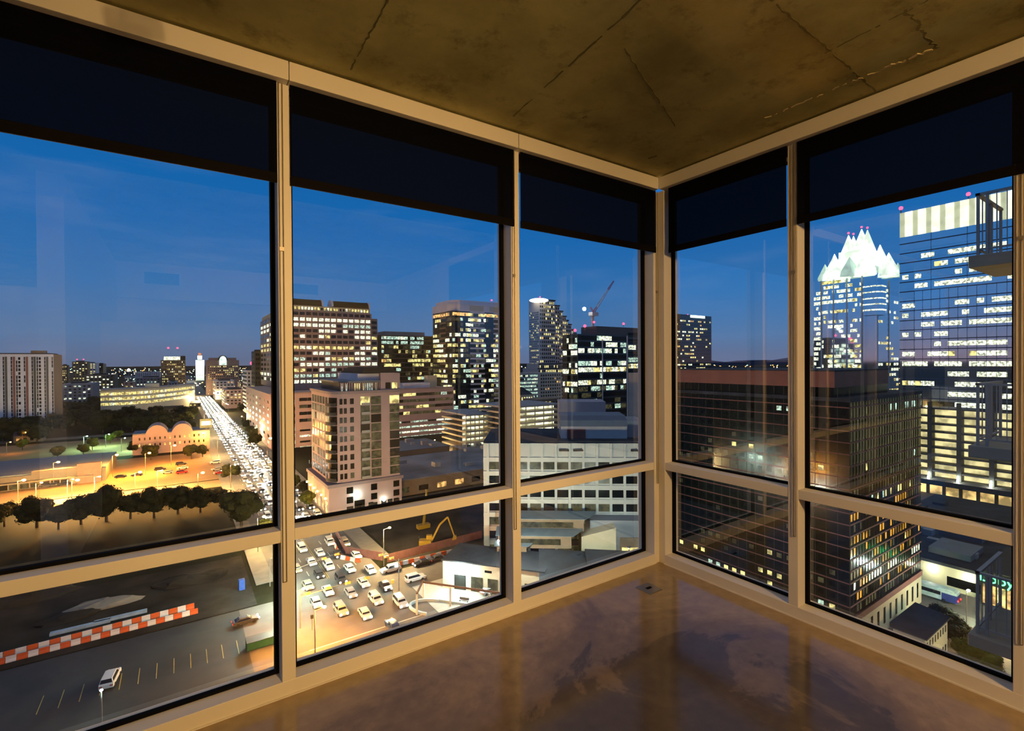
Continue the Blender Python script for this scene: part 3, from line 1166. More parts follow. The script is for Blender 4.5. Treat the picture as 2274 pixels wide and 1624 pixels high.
# the tall office tower
d = 333
x0, y0, w, dd = grid(634, d, 579, 826)
B = Bld('office_tower', 'tall brown granite office tower with rows of lit windows and dark barrel roofs', 'building', (x0, y0), 0, w, dd)
H = zt(634, 688, d)
HPOD = zt(600, 877, 292)
B.body(HPOD + .2, H, granite)
cols = 14
fl = 3.95
nr = int((H - 36) / fl)
zb = H - nr * fl
RS = {nr - 1: {'k': 7, 'W': 2}, nr - 2: {'W': 1}, nr - 3: {'W': 6, 'k': 2, 'G': 1}, nr - 4: {'W': 4, 'k': 4}, nr - 5: {'W': 3, 'k': 3, 'Y': 1}, nr - 6: {'k': 5, 'Y': 3, 'W': 1}, nr - 7: {'W': 5, 'Y': 3, 'k': 1}}
B.windows('S', .6, w - .6, zb, H, cols, nr, .76, .56, {'W': 4, 'G': 3, 'Y': 1.5, 'k': 4}, .7, rowsets=RS, pr=.12)
B.windows('W', 1, dd - 1, zb, H, 7, nr, .6, .56, {'W': 3, 'G': 2, 'k': 6}, .6, rowsets=RS, pr=.12)
for i in range(cols + 1):
    B.fbox('S', .6 + i * (w - 1.2) / cols - .25, .6 + i * (w - 1.2) / cols + .25, HPOD + .2, H, .3, granite)
# right wing notch
xr = onY(839, y0 + 6)
xr = onY(839, y0 + 6) - x0
B.wall.box(w, xr, 6, dd - 4, HPOD + .2, H - 3, granite)
B.windows('S', w + .3, xr - .3, zb, H - 3.95, 1, nr - 1, .9, .56, {'W': 5, 'k': 3, 'Y': 1}, .3, off=6, pr=.12)
# attic storey
Ha = zt(634, 676, d)
B.body(H, Ha, beige, 1, w * .985, 1, dd - 3)
B.windows('S', 1.5, w * .97, H + .3, Ha - .3, 26, 1, .6, .6, {'Y': 5, 'W': 4, 'k': 1}, off=1, pr=.12)
Hv = zt(634, 659, d)
for fa, fb in ((-.02, .40), (.50, .965)):
    pr_ = [(1.6 + 6.5 * (1 - math.cos(math.pi * t / 12)), Ha + (Hv - Ha) * math.sin(math.pi * t / 12) ** .8) for t in range(13)]
    q = MB(); q.extr(list(reversed(pr_)), 'x', 1 + fa * w + (1 if fa > 0 else 0), 1 + fb * w, mansard); q.build('barrel_roof', B.root)
    pr2 = [(p_[0], p_[1] + .5) for p_ in pr_]
    for ex in (fa * w + (1.5 if fa > 0 else 0.5), fb * w + .6):
        q = MB(); q.extr(list(reversed(pr2)), 'x', ex, ex + 1.2, palegrey); q.build('gable', B.root)
B.finish()

# its podium running behind the condo
d = 292
x0, y0, w, dd = grid(600, d, 546, 1007)
B = Bld('podium_building', 'long pink podium with ribbon windows and open parking decks behind the condo', 'building', (x0, y0), 0, w, dd)
H = zt(600, 877, d)
B.body(0, H, pinkw)
for k in range(4):
    z = H - 5 - k * 4.3
    B.windows('S', w * .13, w - .8, z, z + 2.5, 22, 1, .97, .8, {'k': 4, 'd': 3, 'Y': 1.2, 'G': .8}, pr=.12)
for k in range(5):
    z = H - 24 - k * 3.5
    B.windows('S', w * .13, w - 1, z, z + 2.3, 16, 1, .92, .5, {'G': 4, 'W': 2, 'k': 2}, pr=.12)
B.windows('S', .8, w * .12, H - 40, H - 3, 3, 9, .45, .5, {'G': 6, 'k': 3}, pr=.12)
B.windows('W', 1, dd - 1, H - 40, H - 3, 7, 9, .35, .4, {'k': 8, 'G': 2}, pr=.12)
B.body(H, H + 4, palegrey, w * .70, w * .86, 4, 14)
B.body(H, H + 9, beige, w * .86, w * .92, 8, 14)
B.body(H - .1, H + .8, pinkdk, -.3, w + .3, -.3, .3)
B.finish()

# pink condo tower on its podium
d = 163
x0, y0, w, dd = grid(728, d, 681, 890)
B = Bld('condo_tower', 'pink condo tower with dark windows, a curved balcony corner and a dark mansard penthouse', 'building', (x0, y0), 0, w, dd)
Hp = zt(728, 1082, d)
H = zt(728, 876, d)
B.body(0, Hp, pinkw)
B.body(Hp - .6, Hp + .5, pinkdk, -.5, w + .5, -.5, dd)
# upper block set in, rounded at the left corner
xs, rad = 1.4, 4.2
arc = [(xs + rad - rad * math.cos(t * math.pi / 16), rad - rad * math.sin(t * math.pi / 16) + .8) for t in range(9)]
out_ = [(xs, dd - 1)] + arc + [(w - .4, .8), (w - .4, dd - 1)]
B.wall.prism(out_[:1] + out_[1:], Hp, H, pinkw)
B.wall.prism([(p_[0] + (-.5 if p_[0] < w / 2 else .4), p_[1] + (-.5 if p_[1] < dd / 2 else .4)) for p_ in out_], H - .2, H + .7, pinkdk)
nf = 9
fh_ = (H - 1.2 - Hp - 1.0) / nf
z0 = Hp + 1.0
wsp = w - .4
B.windows('S', w * .150, w * .195, z0, z0 + nf * fh_, 1, nf, .85, .60, {'b': 1}, off=.8, pr=.06)
B.windows('S', w * .205, w * .250, z0, z0 + nf * fh_, 1, nf, .85, .60, {'b': 5, 'd': 1}, off=.8, pr=.06)
B.windows('S', w * .285, w * .345, z0, z0 + nf * fh_, 1, nf, .85, .60, {'b': 6, 'd': 1}, off=.8, pr=.06)
for a0_, a1_ in ((.43, .56), (.575, .72), (.84, .985)):
    B.windows('S', w * a0_, w * a1_, z0, z0 + nf * fh_, 1, nf, .97, .90, {'b': 6, 'k': 3, 'd': 5}, off=.8, pr=.06, rowsets={nf - 1: {'d': 1, 'Y': 1}})
for k in range(nf):
    zz = z0 + k * fh_
    B.wall.box(w * .43, w * .56, .35, .85, zz - .1, zz + .12, pinkdk)
    q = MB(); q.box(w * .435, w * .555, -.15, -.05, zz + .1, zz + .9, railm); q.box(w * .435, w * .555, -.15, .8, zz - .1, zz + .1, pinkdk); q.build('balcony', B.root)
    # curved balconies at the left corner
    q = MB()
    for t in range(0, 5):
        def ap(t_, r_): return (xs + rad - r_ * math.cos(t_ * math.pi / 16), rad + .8 - r_ * math.sin(t_ * math.pi / 16))
        q.prism([ap(t, rad), ap(t + 1, rad), ap(t + 1, rad + 1.2), ap(t, rad + 1.2)][::-1], zz - .1, zz + .12, pinkdk)
        q.prism([ap(t, rad + 1.1), ap(t + 1, rad + 1.1), ap(t + 1, rad + 1.2), ap(t, rad + 1.2)][::-1], zz + .1, zz + 1.15, darkwall)
        q.prism([ap(t, rad), ap(t + 1, rad), ap(t + 1, rad + .06), ap(t, rad + .06)][::-1], zz + .15, zz + fh_ - .25, wblack)
    q.build('corner_balcony', B.root)
B.windows('W', rad + 2, dd - 2, z0, z0 + nf * fh_, 6, nf, .7, .8, {'b': 6, 'k': 3, 'd': 2}, off=xs, pr=.06)
# crown: glazed loggia, roof, mansard
Hc = H + 3.6
B.body(H, Hc, pinkdk, w * .70, w, 2, dd - 4)
for i in range(18):
    a = 4.5 + i * (w * .70 - 4.5) / 18
    B.wall.box(a, a + .35, 1.6, 2.0, H, Hc, pinkw)
B.windows('S', 4.5, w * .70, H + .3, Hc - .2, 18, 1, .8, .9, {'k': 5, 'Y': 3, 'O': 1, 'G': 1}, off=3.2, pr=.1)
B.body(H, Hc, darkwall, 4.5, w * .70, 3.2, dd - 4)
B.wall.prism([(3.8, 8), (7, 1), (w * .72, .8), (w * .72, dd - 3), (4, dd - 3)], Hc, Hc + .6, bluegrey)
B.body(Hc + .6, Hc + 3.0, palegrey, w * .42, w * .72, 3, dd - 4)
Hm = zt(728, 817, d)
B.body(H, Hc + 3.2, pinkw, w * .72, w + .1, 1.2, dd - 3)
B.windows('S', w * .78, w * .97, H + .8, H + 3.6, 2, 1, .8, .8, {'k': 2, 'Y': 1}, off=1.2, pr=.08)
q = MB()
q.prism([(w * .46, 2), (w + .4, 1), (w + .4, dd - 3), (w * .46, dd - 3)], Hc + 3.0, Hm, mansard, top=[(w * .56, 5), (w * .90, 5), (w * .90, dd - 6), (w * .56, dd - 6)])
q.build('mansard_roof', B.root)
# podium openings
for a in (.27, .60, .92):
    for k in range(4):
        B.windows('S', w * a - 1.1, w * a + 1.1, Hp - 3.4 - k * 3.3, Hp - 1.2 - k * 3.3, 1, 1, 1, 1, {'b': 1}, pr=.05)
B.windows('S', w * .33, w * .47, 1.0, 4.4, 1, 1, 1, 1, {'b': 1}, pr=.05)
for a in (.36, .52, .70, .79, .88): B.windows('S', w * a, w * a + 1.8, .4, 3.0, 1, 1, 1, 1, {'k': 1}, pr=.05)
B.windows('W', 1, dd - 1, .6, 5.0, 6, 1, .6, .9, {'O': 1, 'Y': 1}, pr=.05)
B.windows('W', 1, dd - 1, 8, 16, 7, 2, .25, .3, {'b': 1}, pr=.05)
for a, z, m_, pw, cc in ((.355, 6.2, whitel, 900, (.7, 1, .85)), (.73, 3.2, whitel, 300, (.9, 1, .7))):
    q = MB(); q.ball((w * a, -.5, z), .55, m_, 10, 8); q.build('wall_lamp', B.root)
    lamp('POINT', (w * a, -1.6, z + .2), pw, cc, .3, 'wall_lamp_light', B.root)
for k in range(6):
    q = MB(); q.ball((-.7, 2 + k * (dd - 4) / 5, 6.2), .38, orangel, 8, 6); q.build('facade_lamp', B.root)
lamp('POINT', (-3.0, dd * .25, 6.0), 1300, (1, .55, .14), .5, 'facade_light', B.root)
lamp('POINT', (-3.0, dd * .75, 6.0), 1300, (1, .55, .14), .5, 'facade_light', B.root)
B.finish()

# low flat-roofed sheds between the condo and the white office
for (a0_, a1_, b0_, b1_, hh, lab) in ((66, 150, 180, 224, 6.0, 'wide low shed with a pale grey roof behind the pink condo'), (70, 118, 232, 262, 7.5, 'smaller low shed with a blue-grey roof in front of the parking decks'), (124, 160, 228, 240, 5.5, 'low shed with a dark roof beside the lit garage')):
    B = Bld('low_shed', lab, 'building', (a0_, b0_), 0, a1_ - a0_, b1_ - b0_)
    B.body(0, hh, tan)
    B.body(hh, hh + .4, mat('weathered_pale_roof', (.20, .21, .23), .8, noise=.45, scale=.06) if hh < 7 else bluegrey, -.4, B.W + .4, -.4, B.D + .4)
    rq = random.Random(int(a0_))
    for k in range(7):
        a, c_ = rq.uniform(3, B.W - 8), rq.uniform(3, B.D - 6)
        q = MB(); q.box(a, a + rq.uniform(2, 5), c_, c_ + rq.uniform(2, 4), hh + .4, hh + rq.uniform(1.4, 2.4), greyc); q.build('roof_unit', B.root)
    B.windows('S', 2, B.W - 2, 1, 3.6, 10, 1, .5, .8, {'k': 4, 'd': 2, 'O': 1}, pr=.08)
    B.finish()

# glass office behind
d = 420
x0, y0, w, dd = grid(846, d, 838, 962)
B = Bld('glass_office', 'dark glass office with yellow lit floors between the granite tower and the banded tower', 'building', (x0, y0), 0, w, 34)
H = zt(846, 744, d)
B.body(HPOD + 1, H, darkwall)
B.body(H, H + 3.4, greyc, 4, w * .86, 3, 20)
nr = int((H - HPOD - 1) / 4)
B.windows('S', .5, w - .5, H - nr * 4.0, H - .4, 22, nr, .94, .66, {'k': 5, 'G': 1.6, 'Y': 1.8, 'd': 3}, .7, pr=.12,
          rowsets={nr - 1: {'G': 3, 'W': 1, 'k': 2}, nr - 2: {'G': 3, 'k': 2}, nr - 5: {'Y': 4, 'k': 2}, nr - 6: {'Y': 4, 'O': 1, 'k': 2}, nr - 7: {'Y': 3, 'k': 2}})
for k in range(nr): B.fbox('S', 0, w, H - k * 4.0 - .6, H - k * 4.0, .2, tan)
B.finish()

# banded tower with a pale chamfered crown
d = 372
x0, y0, w, dd = grid(1004, d, 962, 1118)
B = Bld('banded_tower', 'dark tower with broken pale bands, many lit offices and a pale chamfered crown', 'building', (x0, y0), 0, w, dd)
H = zt(1004, 690, d)
B.body(0, H, darkwall)
nr = 26
B.windows('S', .4, w - .4, H - nr * 4.0, H - .3, 20, nr, .95, .62, {'k': 5, 'W': 2, 'Y': 2, 'G': 1.5, 'd': 2}, .7, pr=.12, rowsets={nr - 1: {'O': 5, 'k': 2, 'Y': 1}})
B.windows('W', .4, dd - .4, H - nr * 4.0, H - .3, 9, nr, .92, .62, {'k': 5, 'W': 2, 'Y': 2, 'd': 2}, .7, pr=.12, rowsets={nr - 1: {'O': 5, 'k': 2}})
for k in range(nr):
    for a0_, a1_ in ((.34, .62), (.80, 1.0)):
        B.fbox('S', w * a0_, w * a1_, H - 1.3 - k * 4, H - k * 4, .25, palegrey)
    B.fbox('W', dd * .3, dd * .62, H - 1.3 - k * 4, H - k * 4, .25, tan)
Hc = zt(1004, 667, d)
ch = [(-.3, dd), (-.3, 7), (7, -.3), (w + .3, -.3), (w + .3, dd)]
q = MB(); q.prism(ch[::1], H, Hc - 2, palegrey); q.prism([(2, dd - 2), (2, 8), (8, 2), (w - 2, 2), (w - 2, dd - 2)], Hc - 2, Hc + 1, palegrey); q.build('crown', B.root)
for a0_, a1_ in ((.33, .6), (.72, .95)): B.fbox('S', w * a0_, w * a1_, H + .8, Hc - 3, .45, beige)
B.finish()
redlight(B.root, (w * .82, 4, Hc + 1), 1.1)
redlight(B.root, (w * .93, -.6, H - 27), 1.3)

# open parking garage, brightly lit decks
deckl = mat('garage_ceiling_glow', (.6, .6, .4), .6, noise=0, emit=(1, .98, .66), es=1.5, evar=.8, escale=.25)
for (uc, d, ul, ur, v0, lab) in ((1034, 262, 1000, 1092, 925, 'parking garage with glaring lit decks below the banded tower'),
                                 (1124, 255, 1104, 1243, 908, 'parking garage with long bright sloping decks right of the slim mullion')):
    x0, y0, w, dd = grid(uc, d, ul, ur)
    B = Bld('parking_garage', lab, 'garage', (x0, y0), 0, w, 30)
    H = zt(uc, v0, d)
    nl = max(4, int(H / 3.0))
    B.body(0, H - nl * 3, whitec)
    for k in range(nl):
        z = H - (k + 1) * 3
        B.body(z, z + .9, beige, -.2, w + .2, 0, 29)
        B.wall.box(.4, w - .4, 5, 5.3, z + .9, z + 3.0, mat('garage_back_wall', (.45, .45, .40), .8))
        for j in range(6):
            a = w * (j + .15) / 6
            B.wall.box(a, a + w * .10, 2.0, 3.4, z + 2.75, z + 2.95, deckl)
            B.wall.box(a - .3, a, .1, .7, z, z + 3, beige)
        B.wall.box(.6, w - .6, 4.8, 5.0, z + 1.2, z + 2.3, deckl)
    B.body(H, H + .9, greyc)
    B.finish()
    lamp('POINT', (w * .3, -8, 6), 3500, (1, .8, .5), .6, 'garage_street_light', B.root)
# orange lit street between podium and garage
P0 = G(1015, 990)
slab('far_side_street', P0.x - 40, P0.x + 60, P0.y - 14, P0.y + 2, GZ, lotm, .04)

# stepped white tower with a glowing oval halo
d = 480
x0, y0, w, dd = grid(1198, d, 1175, 1296)
B = Bld('stepped_tower', 'white stepped tower whose terraces descend to the right, glowing oval halo on top', 'building', (x0, y0), 0, w, dd)
cream = mat('cream_precast', (.56, .48, .46), .8, noise=.05)
top = zt(1198, 664, d)
steps = [(.34, 664), (.48, 674), (.57, 686), (.66, 697), (.72, 706), (.80, 715), (.86, 727), (.93, 735), (1.0, 744)]
prev = 0
for fx, vv in steps:
    hz = zt(1240, vv, d)
    B.wall.box(w * prev if prev else 0, w * fx, (prev * 8), dd, 0, hz, cream)
    B.wall.box(w * prev if prev else 0, w * fx + .6, prev * 8 - .6, prev * 8 + .3, hz - .9, hz + .2, darkroof)
    nr = int((hz - 42) / 3.9)
    cols = max(1, int(round((fx - prev) * w / 2.6)))
    B.windows('S', w * prev + .4, w * fx - .2, hz - nr * 3.9 - 1, hz - 1.4, cols, nr, .55, .55, {'b': 5, 'k': 3, 'Y': 3, 'O': .7}, .4, off=prev * 8, pr=.12)
    prev = fx
B.windows('W', .8, dd - .8, 44, top - 12, 8, 26, .5, .5, {'b': 5, 'k': 2, 'Y': 3, 'd': 1}, .5, pr=.12)
# skirts
for k, (ex, vv) in enumerate(((3, 808), (8, 818), (13, 828))):
    hz = zt(1198, vv, d)
    B.wall.box(-ex, w, -ex, dd, 0, hz, cream)
    B.wall.box(-ex - .6, w, -ex - .6, -ex, hz - .8, hz + .3, darkroof)
    B.windows('S', -ex + .5, w * .7, hz - 4.4, hz - 1.4, 22, 1, .6, .8, {'b': 3, 'Y': 3}, off=-ex, pr=.12)
hb = zt(1198, 828, d)
B.windows('S', -12, w * .7, hb - 34, hb - 5, 22, 8, .5, .55, {'b': 5, 'k': 2, 'O': .6}, .3, off=-13, pr=.12)
hl = MB()
hx, hy, hz = -1, -1, zt(1198, 668, d)
hl.ball((hx, hy, hz), 9.5, mat('halo_glow', (1, .9, .7), emit=(1, .95, .72), es=3.2, noise=0), 20, 8, sx=1, sy=1, sz=.21)
hl.build('halo', B.root, smooth=True)
q = MB(); q.box(w * .06, w * .2, 6, 12, top - 4, top + 2, cream); q.build('penthouse', B.root)
redlight(B.root, (w * .1, 6, top + 1), 1.1)
B.finish()
# pale wide block at its foot
d = 430
x0, y0, w, dd = grid(1150, d, 1140, 1246)
B = Bld('pale_block', 'pale gridded block with greenish windows at the foot of the stepped tower', 'building', (x0, y0), 0, w, 12)
H = zt(1150, 829, d)
B.body(0, H, whitec)
B.windows('S', .5, w * .44, H - 26, H - 1, 14, 8, .75, .5, {'G': 5, 'W': 2, 'k': 2}, .2, pr=.1)
B.windows('S', w * .5, w - .5, H - 26, H - 1, 9, 8, .5, .5, {'b': 6, 'O': 1}, .2, pr=.1)
B.finish(far=True)
for uc, ur, vt_, d_, m_, lab in ((1150, 1184, 878, 330, darkroof, 'small building with a dark pointed roof behind the parking garage'), (1190, 1242, 888, 300, tan, 'small brown brick building beside the parking garage')):
    c = at(uc, 812, d_); w = onY(ur, c.y) - c.x; H = zt(uc, vt_, d_)
    B = Bld('small_building', lab, 'building', (c.x, c.y), 0, w, 14)
    B.body(0, H, beige if m_ is darkroof else tan)
    if m_ is darkroof:
        q = MB(); q.prism([(0, 0), (w, 0), (w, 14), (0, 14)], H, H + 5, darkroof, top=[(w * .4, 6), (w * .6, 6), (w * .6, 8), (w * .4, 8)]); q.build('hip_roof', B.root)
    B.windows('S', .5, w - .5, H - 5, H - 1, 6, 1, .5, .7, {'W': 1, 'Y': 1, 'k': 1}, pr=.08)
    B.finish()

# dark glass office right of it, under construction crane
d = 330
x0, y0, w, dd = grid(1283, d, 1249, 1424)
B = Bld('dark_glass_office', 'dark blue glass office with uneven lit floors and a crane on its roof', 'building', (x0, y0), 0, w, dd)
H = zt(1283, 742, d)
gdark = mat('dark_blue_glass', (.028, .045, .058), .12, noise=.15, scale=.1, spec=.6)
B.body(0, H, gdark)
H2 = zt(1330, 722, d)
B.body(H, H2, mat('dark_parapet', (.07, .07, .085), .6), w * .28, w, .2, dd)
nr = 11
fl = (H - 12) / nr / 1.6
nr = 16
rs = {15: {'b': 4, 'W': 3, 'G': 1}, 14: {'b': 5, 'G': 1, 'W': 2}, 13: {'W': 4, 'G': 2, 'b': 2}, 12: {'b': 8, 'W': 1}, 11: {'G': 3, 'W': 2, 'b': 2}, 10: {'W': 6, 'Y': 2, 'b': 1}, 9: {'b': 7, 'G': 2, 'Y': 1}, 8: {'W': 3, 'Y': 3, 'd': 2}, 7: {'b': 3, 'd': 3, 'G': 2, 'W': 1}}
B.windows('S', .4, w * .74, H - nr * 4.4, H - .2, 16, nr, .95, .72, {'b': 5, 'd': 4, 'G': 2}, .3, pr=.08, rowsets=rs)
B.windows('S', w * .78, w - .4, H - nr * 4.4, H + 3, 5, nr, .9, .72, {'b': 5, 'd': 5, 'Y': 2}, .3, pr=.08, rowsets=rs)
B.windows('W', .4, dd - .4, H - nr * 4.4, H - 2, 7, nr, .95, .72, {'b': 5, 'd': 3, 'G': 3}, .3, pr=.08, rowsets=rs)
B.fbox('S', w * .355, w * .366, 8, H - 3, .5, palegrey)
B.fbox('S', w * .75, w * .762, 0, H, .5, palegrey)
for k in range(nr): B.fbox('S', 0, w, H - k * 4.4 - .25, H - k * 4.4 + .1, .16, gdark)
B.finish()
redlight(B.root, (-.5, 2, H), 1.5)
redlight(B.root, (w * .12, 1, H + 3), 1.6)
redlight(B.root, (w * .38, 1, H + 2), 1.3)
redlight(B.root, (w * .72, 1, H2 + .5), 1.3)
redlight(B.root, (w * .30, 4, H2 + 1), 1.2)
# tower crane on that roof
cx, cy = x0 + w * .40, y0 + 12
zc_ = GZ + H2
r = empty('tower_crane', (cx, cy, zc_)); tag(r, 'slender red and white luffing crane rising from the dark glass office roof', 'crane')
cred = mat('crane_red_paint', (.35, .05, .06), .5); cwh = mat('crane_white_paint', (.55, .55, .6), .5)


def truss(p0, p1, wd, m, name, par, segs=10, r_=.16):
    p0, p1 = Vector(p0), Vector(p1)
    dv = (p1 - p0).normalized()
    a = dv.orthogonal().normalized() * wd
    c = dv.cross(a).normalized() * wd
    q_ = MB()
    cs = [a + c, a - c, -a - c, -a + c]
    for k_ in cs: q_.tube(p0 + k_, p1 + k_ * .5, r_, r_ * .7, m, 4)
    for i_ in range(segs):
        t0, t1 = i_ / segs, (i_ + 1) / segs
        for j_ in range(4):
            s0, s1 = 1 - .5 * t0, 1 - .5 * t1
            q_.tube(p0 + (p1 - p0) * t0 + cs[j_] * s0, p0 + (p1 - p0) * t1 + cs[(j_ + 1) % 4] * s1, r_ * .6, r_ * .6, m, 4)
    return q_.build(name, par)


base = Vector((cx, cy, zc_))
mt = at(1318, 694, 352) - base
jt = at(1363, 624, 352) - base
jm = at(1340, 660, 352) - base
ct = at(1311, 682, 352) - base
b = MB(); b.tube((0, 0, 0), (0, 0, mt.z), 1.1, 1.1, cwh, 4); b.build('mast', r)
truss(mt, mt + (jm - mt) * .35, .9, cred, 'jib_foot', r, 5)
truss(mt + (jm - mt) * .35, mt + (jt - mt) * .72, .8, cwh, 'jib', r, 12)
truss(mt + (jt - mt) * .72, jt, .55, cred, 'jib_tip', r, 6)
truss(mt, ct, .6, cred, 'counter_jib', r, 4)
b = MB(); b.box(mt.x - 3, mt.x + 3, mt.y - 2, mt.y + 2, mt.z - 2.5, mt.z, cwh); b.build('cab', r)
b = MB(); b.ball((mt.x - 9, mt.y, mt.z + 2), 1.3, whitel, 8, 6); b.build('work_light', r)

# tower through the corner window
d = 520
x0, y0, w, dd = grid(1500, d, 1470, 1580)
B = Bld('slab_tower', 'dark grey office tower with a bright sign light, just right of the corner', 'building', (x0, y0), 0, w, 30)
H = zt(1500, 697, d)
dg = mat('dark_grey_cladding', (.05, .055, .06), .6, noise=.1)
B.body(0, H, dg)
B.windows('S', 1, w - 1, H - 26 * 4.0, H - 5, 18, 25, .75, .42, {'b': 7, 'Y': 2, 'W': 1.2, 'O': .6}, .8, pr=.15)
q = MB(); q.box(w * .40, w * .80, -.6, .2, H - 2.8, H - .2, mat('sign_light', (.8, 1, .9), emit=(.75, 1, .85), es=3.5, evar=.4, escale=.2)); q.build('roof_sign', B.root)
B.finish()
redlight(B.root, (w * .5, 8, H), .8)
d = 300
c = at(1500, 812, d)
w = onY(1548, c.y) - c.x
B = Bld('pale_low_tower', 'pale low block behind the left end of the dark banded tower', 'building', (c.x - 20, c.y), 0, w + 16, 20)
H = zt(1500, 828, d)
B.body(0, H, greyc); B.windows('S', 1, w + 15, H - 30, H - 1, 10, 8, .7, .5, {'b': 4, 'd': 3, 'Y': 1, 'G': 1}, .5, pr=.1)
B.finish(far=True)

# near dark glass tower with red-brown bands
d = 100
c = at(1887, 812, d)
x0, y0 = c.x, c.y
w = onY(2045, y0) - x0
dd = onX(1484, x0) - y0
B = Bld('banded_glass_tower', 'near dark glass tower with thin red-brown bands, filling the right windows', 'building', (x0, y0), 0, w, dd, base=GR)
H = zt(1887, 893, d, GR)
Hb = zt(1887, 1380, d, GR)
gb = mat('black_green_curtain_wall', (.008, .010, .008), .16, noise=.25, scale=.1, spec=.3)
B.body(Hb, H, gb)
B.body(H - .1, H + .7, darkroof, -.2, w + .2, -.2, dd)
Hu = zt(1887, 826, d, GR)
wu = onY(1960, y0 + 4) - x0
B.body(H, Hu - 3.4, gb, .3, wu, 3, dd)
B.body(Hu - 3.4, Hu, brownwall, .2, wu + .1, 2.9, dd)
B.body(Hu, Hu + .25, darkroof, .1, wu + .2, 2.8, dd)
pitch = 2.42
nfl = int((H - Hb) / pitch)
for k in range(nfl + 1):
    z = Hb + k * pitch
    B.fbox('W', 0, dd, z, z + .22, .10, brownwall)
    B.fbox('S', 0, w, z, z + .30, .10, brownwall)
B.fbox('S', 0, w, Hb - 1.0, Hb + .3, .35, brownwall)
B.fbox('W', 0, dd, Hb - 1.0, Hb + .3, .35, brownwall)
mull = mat('thin_dark_mullion', (.022, .018, .011), .5)
for i in range(int(w / 1.5)): B.fbox('S', i * 1.5, i * 1.5 + .07, Hb, H, .07, mull)
for i in range(int(dd / 2.2)): B.fbox('W', i * 2.2, i * 2.2 + .08, Hb, Hu - 3.4, .05, mull)
wtS = {'b': 12, 'd': 3, 'Y': .15, 'G': .2}
gold = {'b': 4, 'd': 3, 'A': 6, 'Y': .35}  # amber panes paint the golden reflection on this face
whitebits = {'b': 2, 'd': 2, 'A': 4, 'W': 1.0}
nsx = int(w / 1.5)
rs = {k: gold for k in range(3, 9)}
rs.update({1: whitebits, 2: {'W': 3, 'b': 2, 'O': 1}, 0: {'b': 4, 'd': 3}, 9: {'b': 5, 'd': 3, 'Y': 1, 'G': .5}, nfl - 1: {'b': 5, 'd': 2, 'G': 1}})
rows = nfl
B.windows('S', 0, nsx * 1.5, Hb + .30, Hb + .30 + rows * pitch, nsx, rows, .50, .60, wtS, .5, rowsets=rs, pr=.03, skip=.22)
nwy = int(dd / 2.2)
rw = {k: {'b': 30, 'd': 3, 'G': .15} for k in range(rows)}
rw.update({0: {'Y': 2, 'G': 1, 'b': 3}, 1: {'Y': 2, 'b': 4}, 2: {'d': 4, 'b': 4}, 3: {'d': 3, 'Y': .7, 'b': 4}, rows - 5: {'b': 9, 'Y': 1, 'd': 3}, rows - 6: {'b': 9, 'Y': .7, 'G': .4, 'd': 3}, rows - 8: {'b': 7, 'G': 1.5, 'd': 3}, rows - 9: {'b': 9, 'G': 1, 'd': 3}})
B.windows('W', 0, nwy * 2.2, Hb + .25, Hb + .25 + rows * pitch, nwy, rows, .5, .42, {'b': 1}, .4, rowsets=rw, pr=.03, skip=.25)
# limestone podium
B.body(0, Hb - 1.0, beige, -.1, w + .1, -.1, dd)
B.windows('S', 2, w - 1, Hb - 6.2, Hb - 2.2, 11, 1, .28, .9, {'b': 1}, off=-.1, pr=.05)
B.windows('W', .6, 24, Hb - 4.5, Hb - 2.0, 7, 1, .6, .9, {'k': 1}, off=-.1, pr=.05)
B.finish()
lamp('POINT', (w * .6, -7, Hb - 5), 1300, (1, .82, .42), .5, 'podium_floodlight', B.root)
lamp('POINT', (-7, 8, Hb - 5), 500, (.9, 1, .7), .5, 'podium_floodlight', B.root)

# beige hall with a dark pitched roof below it
XR, Y0 = 117.0, 29.0
XL = 105.0
B = Bld('stone_hall', 'beige stone hall with a dark pitched roof and tall slit windows, bottom right', 'building', (XL, Y0), 0, XR - XL, 4.5, base=GR)
H = zt(2090, 1371, 90.7, GR)
B.body(0, H, beige)
B.windows('S', .5, 11.5, 2.5, 9.5, 8, 1, .35, .9, {'b': 1}, pr=.05)
B.windows('S', .5, 11.5, H - 2.2, H - .9, 8, 1, .3, .9, {'b': 1}, pr=.05)
q = MB(); q.prism([(-.4, -.4), (12.4, -.4), (12.4, 4.9), (-.4, 4.9)], H, H + 1, darkroof, ztop=[H + .25, H + .25, H + .9, H + .9]); q.build('pitched_roof', B.root)
B.finish()
lamp('POINT', (6, -8, 9), 2600, (1, .86, .45), .5, 'hall_floodlight', B.root)

# crown tower
d = 372
c = at(1948, 812, d)
x0, y0 = c.x, c.y
w = onY(1996, y0) - x0
dd = onX(1806, x0) - y0
B = Bld('crystal_crown_tower', 'blue glass tower with a glowing white faceted crown of four peaks and red beacons', 'building', (x0, y0), 0, w, dd)
zc0 = zt(1948, 606, d)
B.body(0, zc0, wmirror)
nr = 30
fl = 4.05
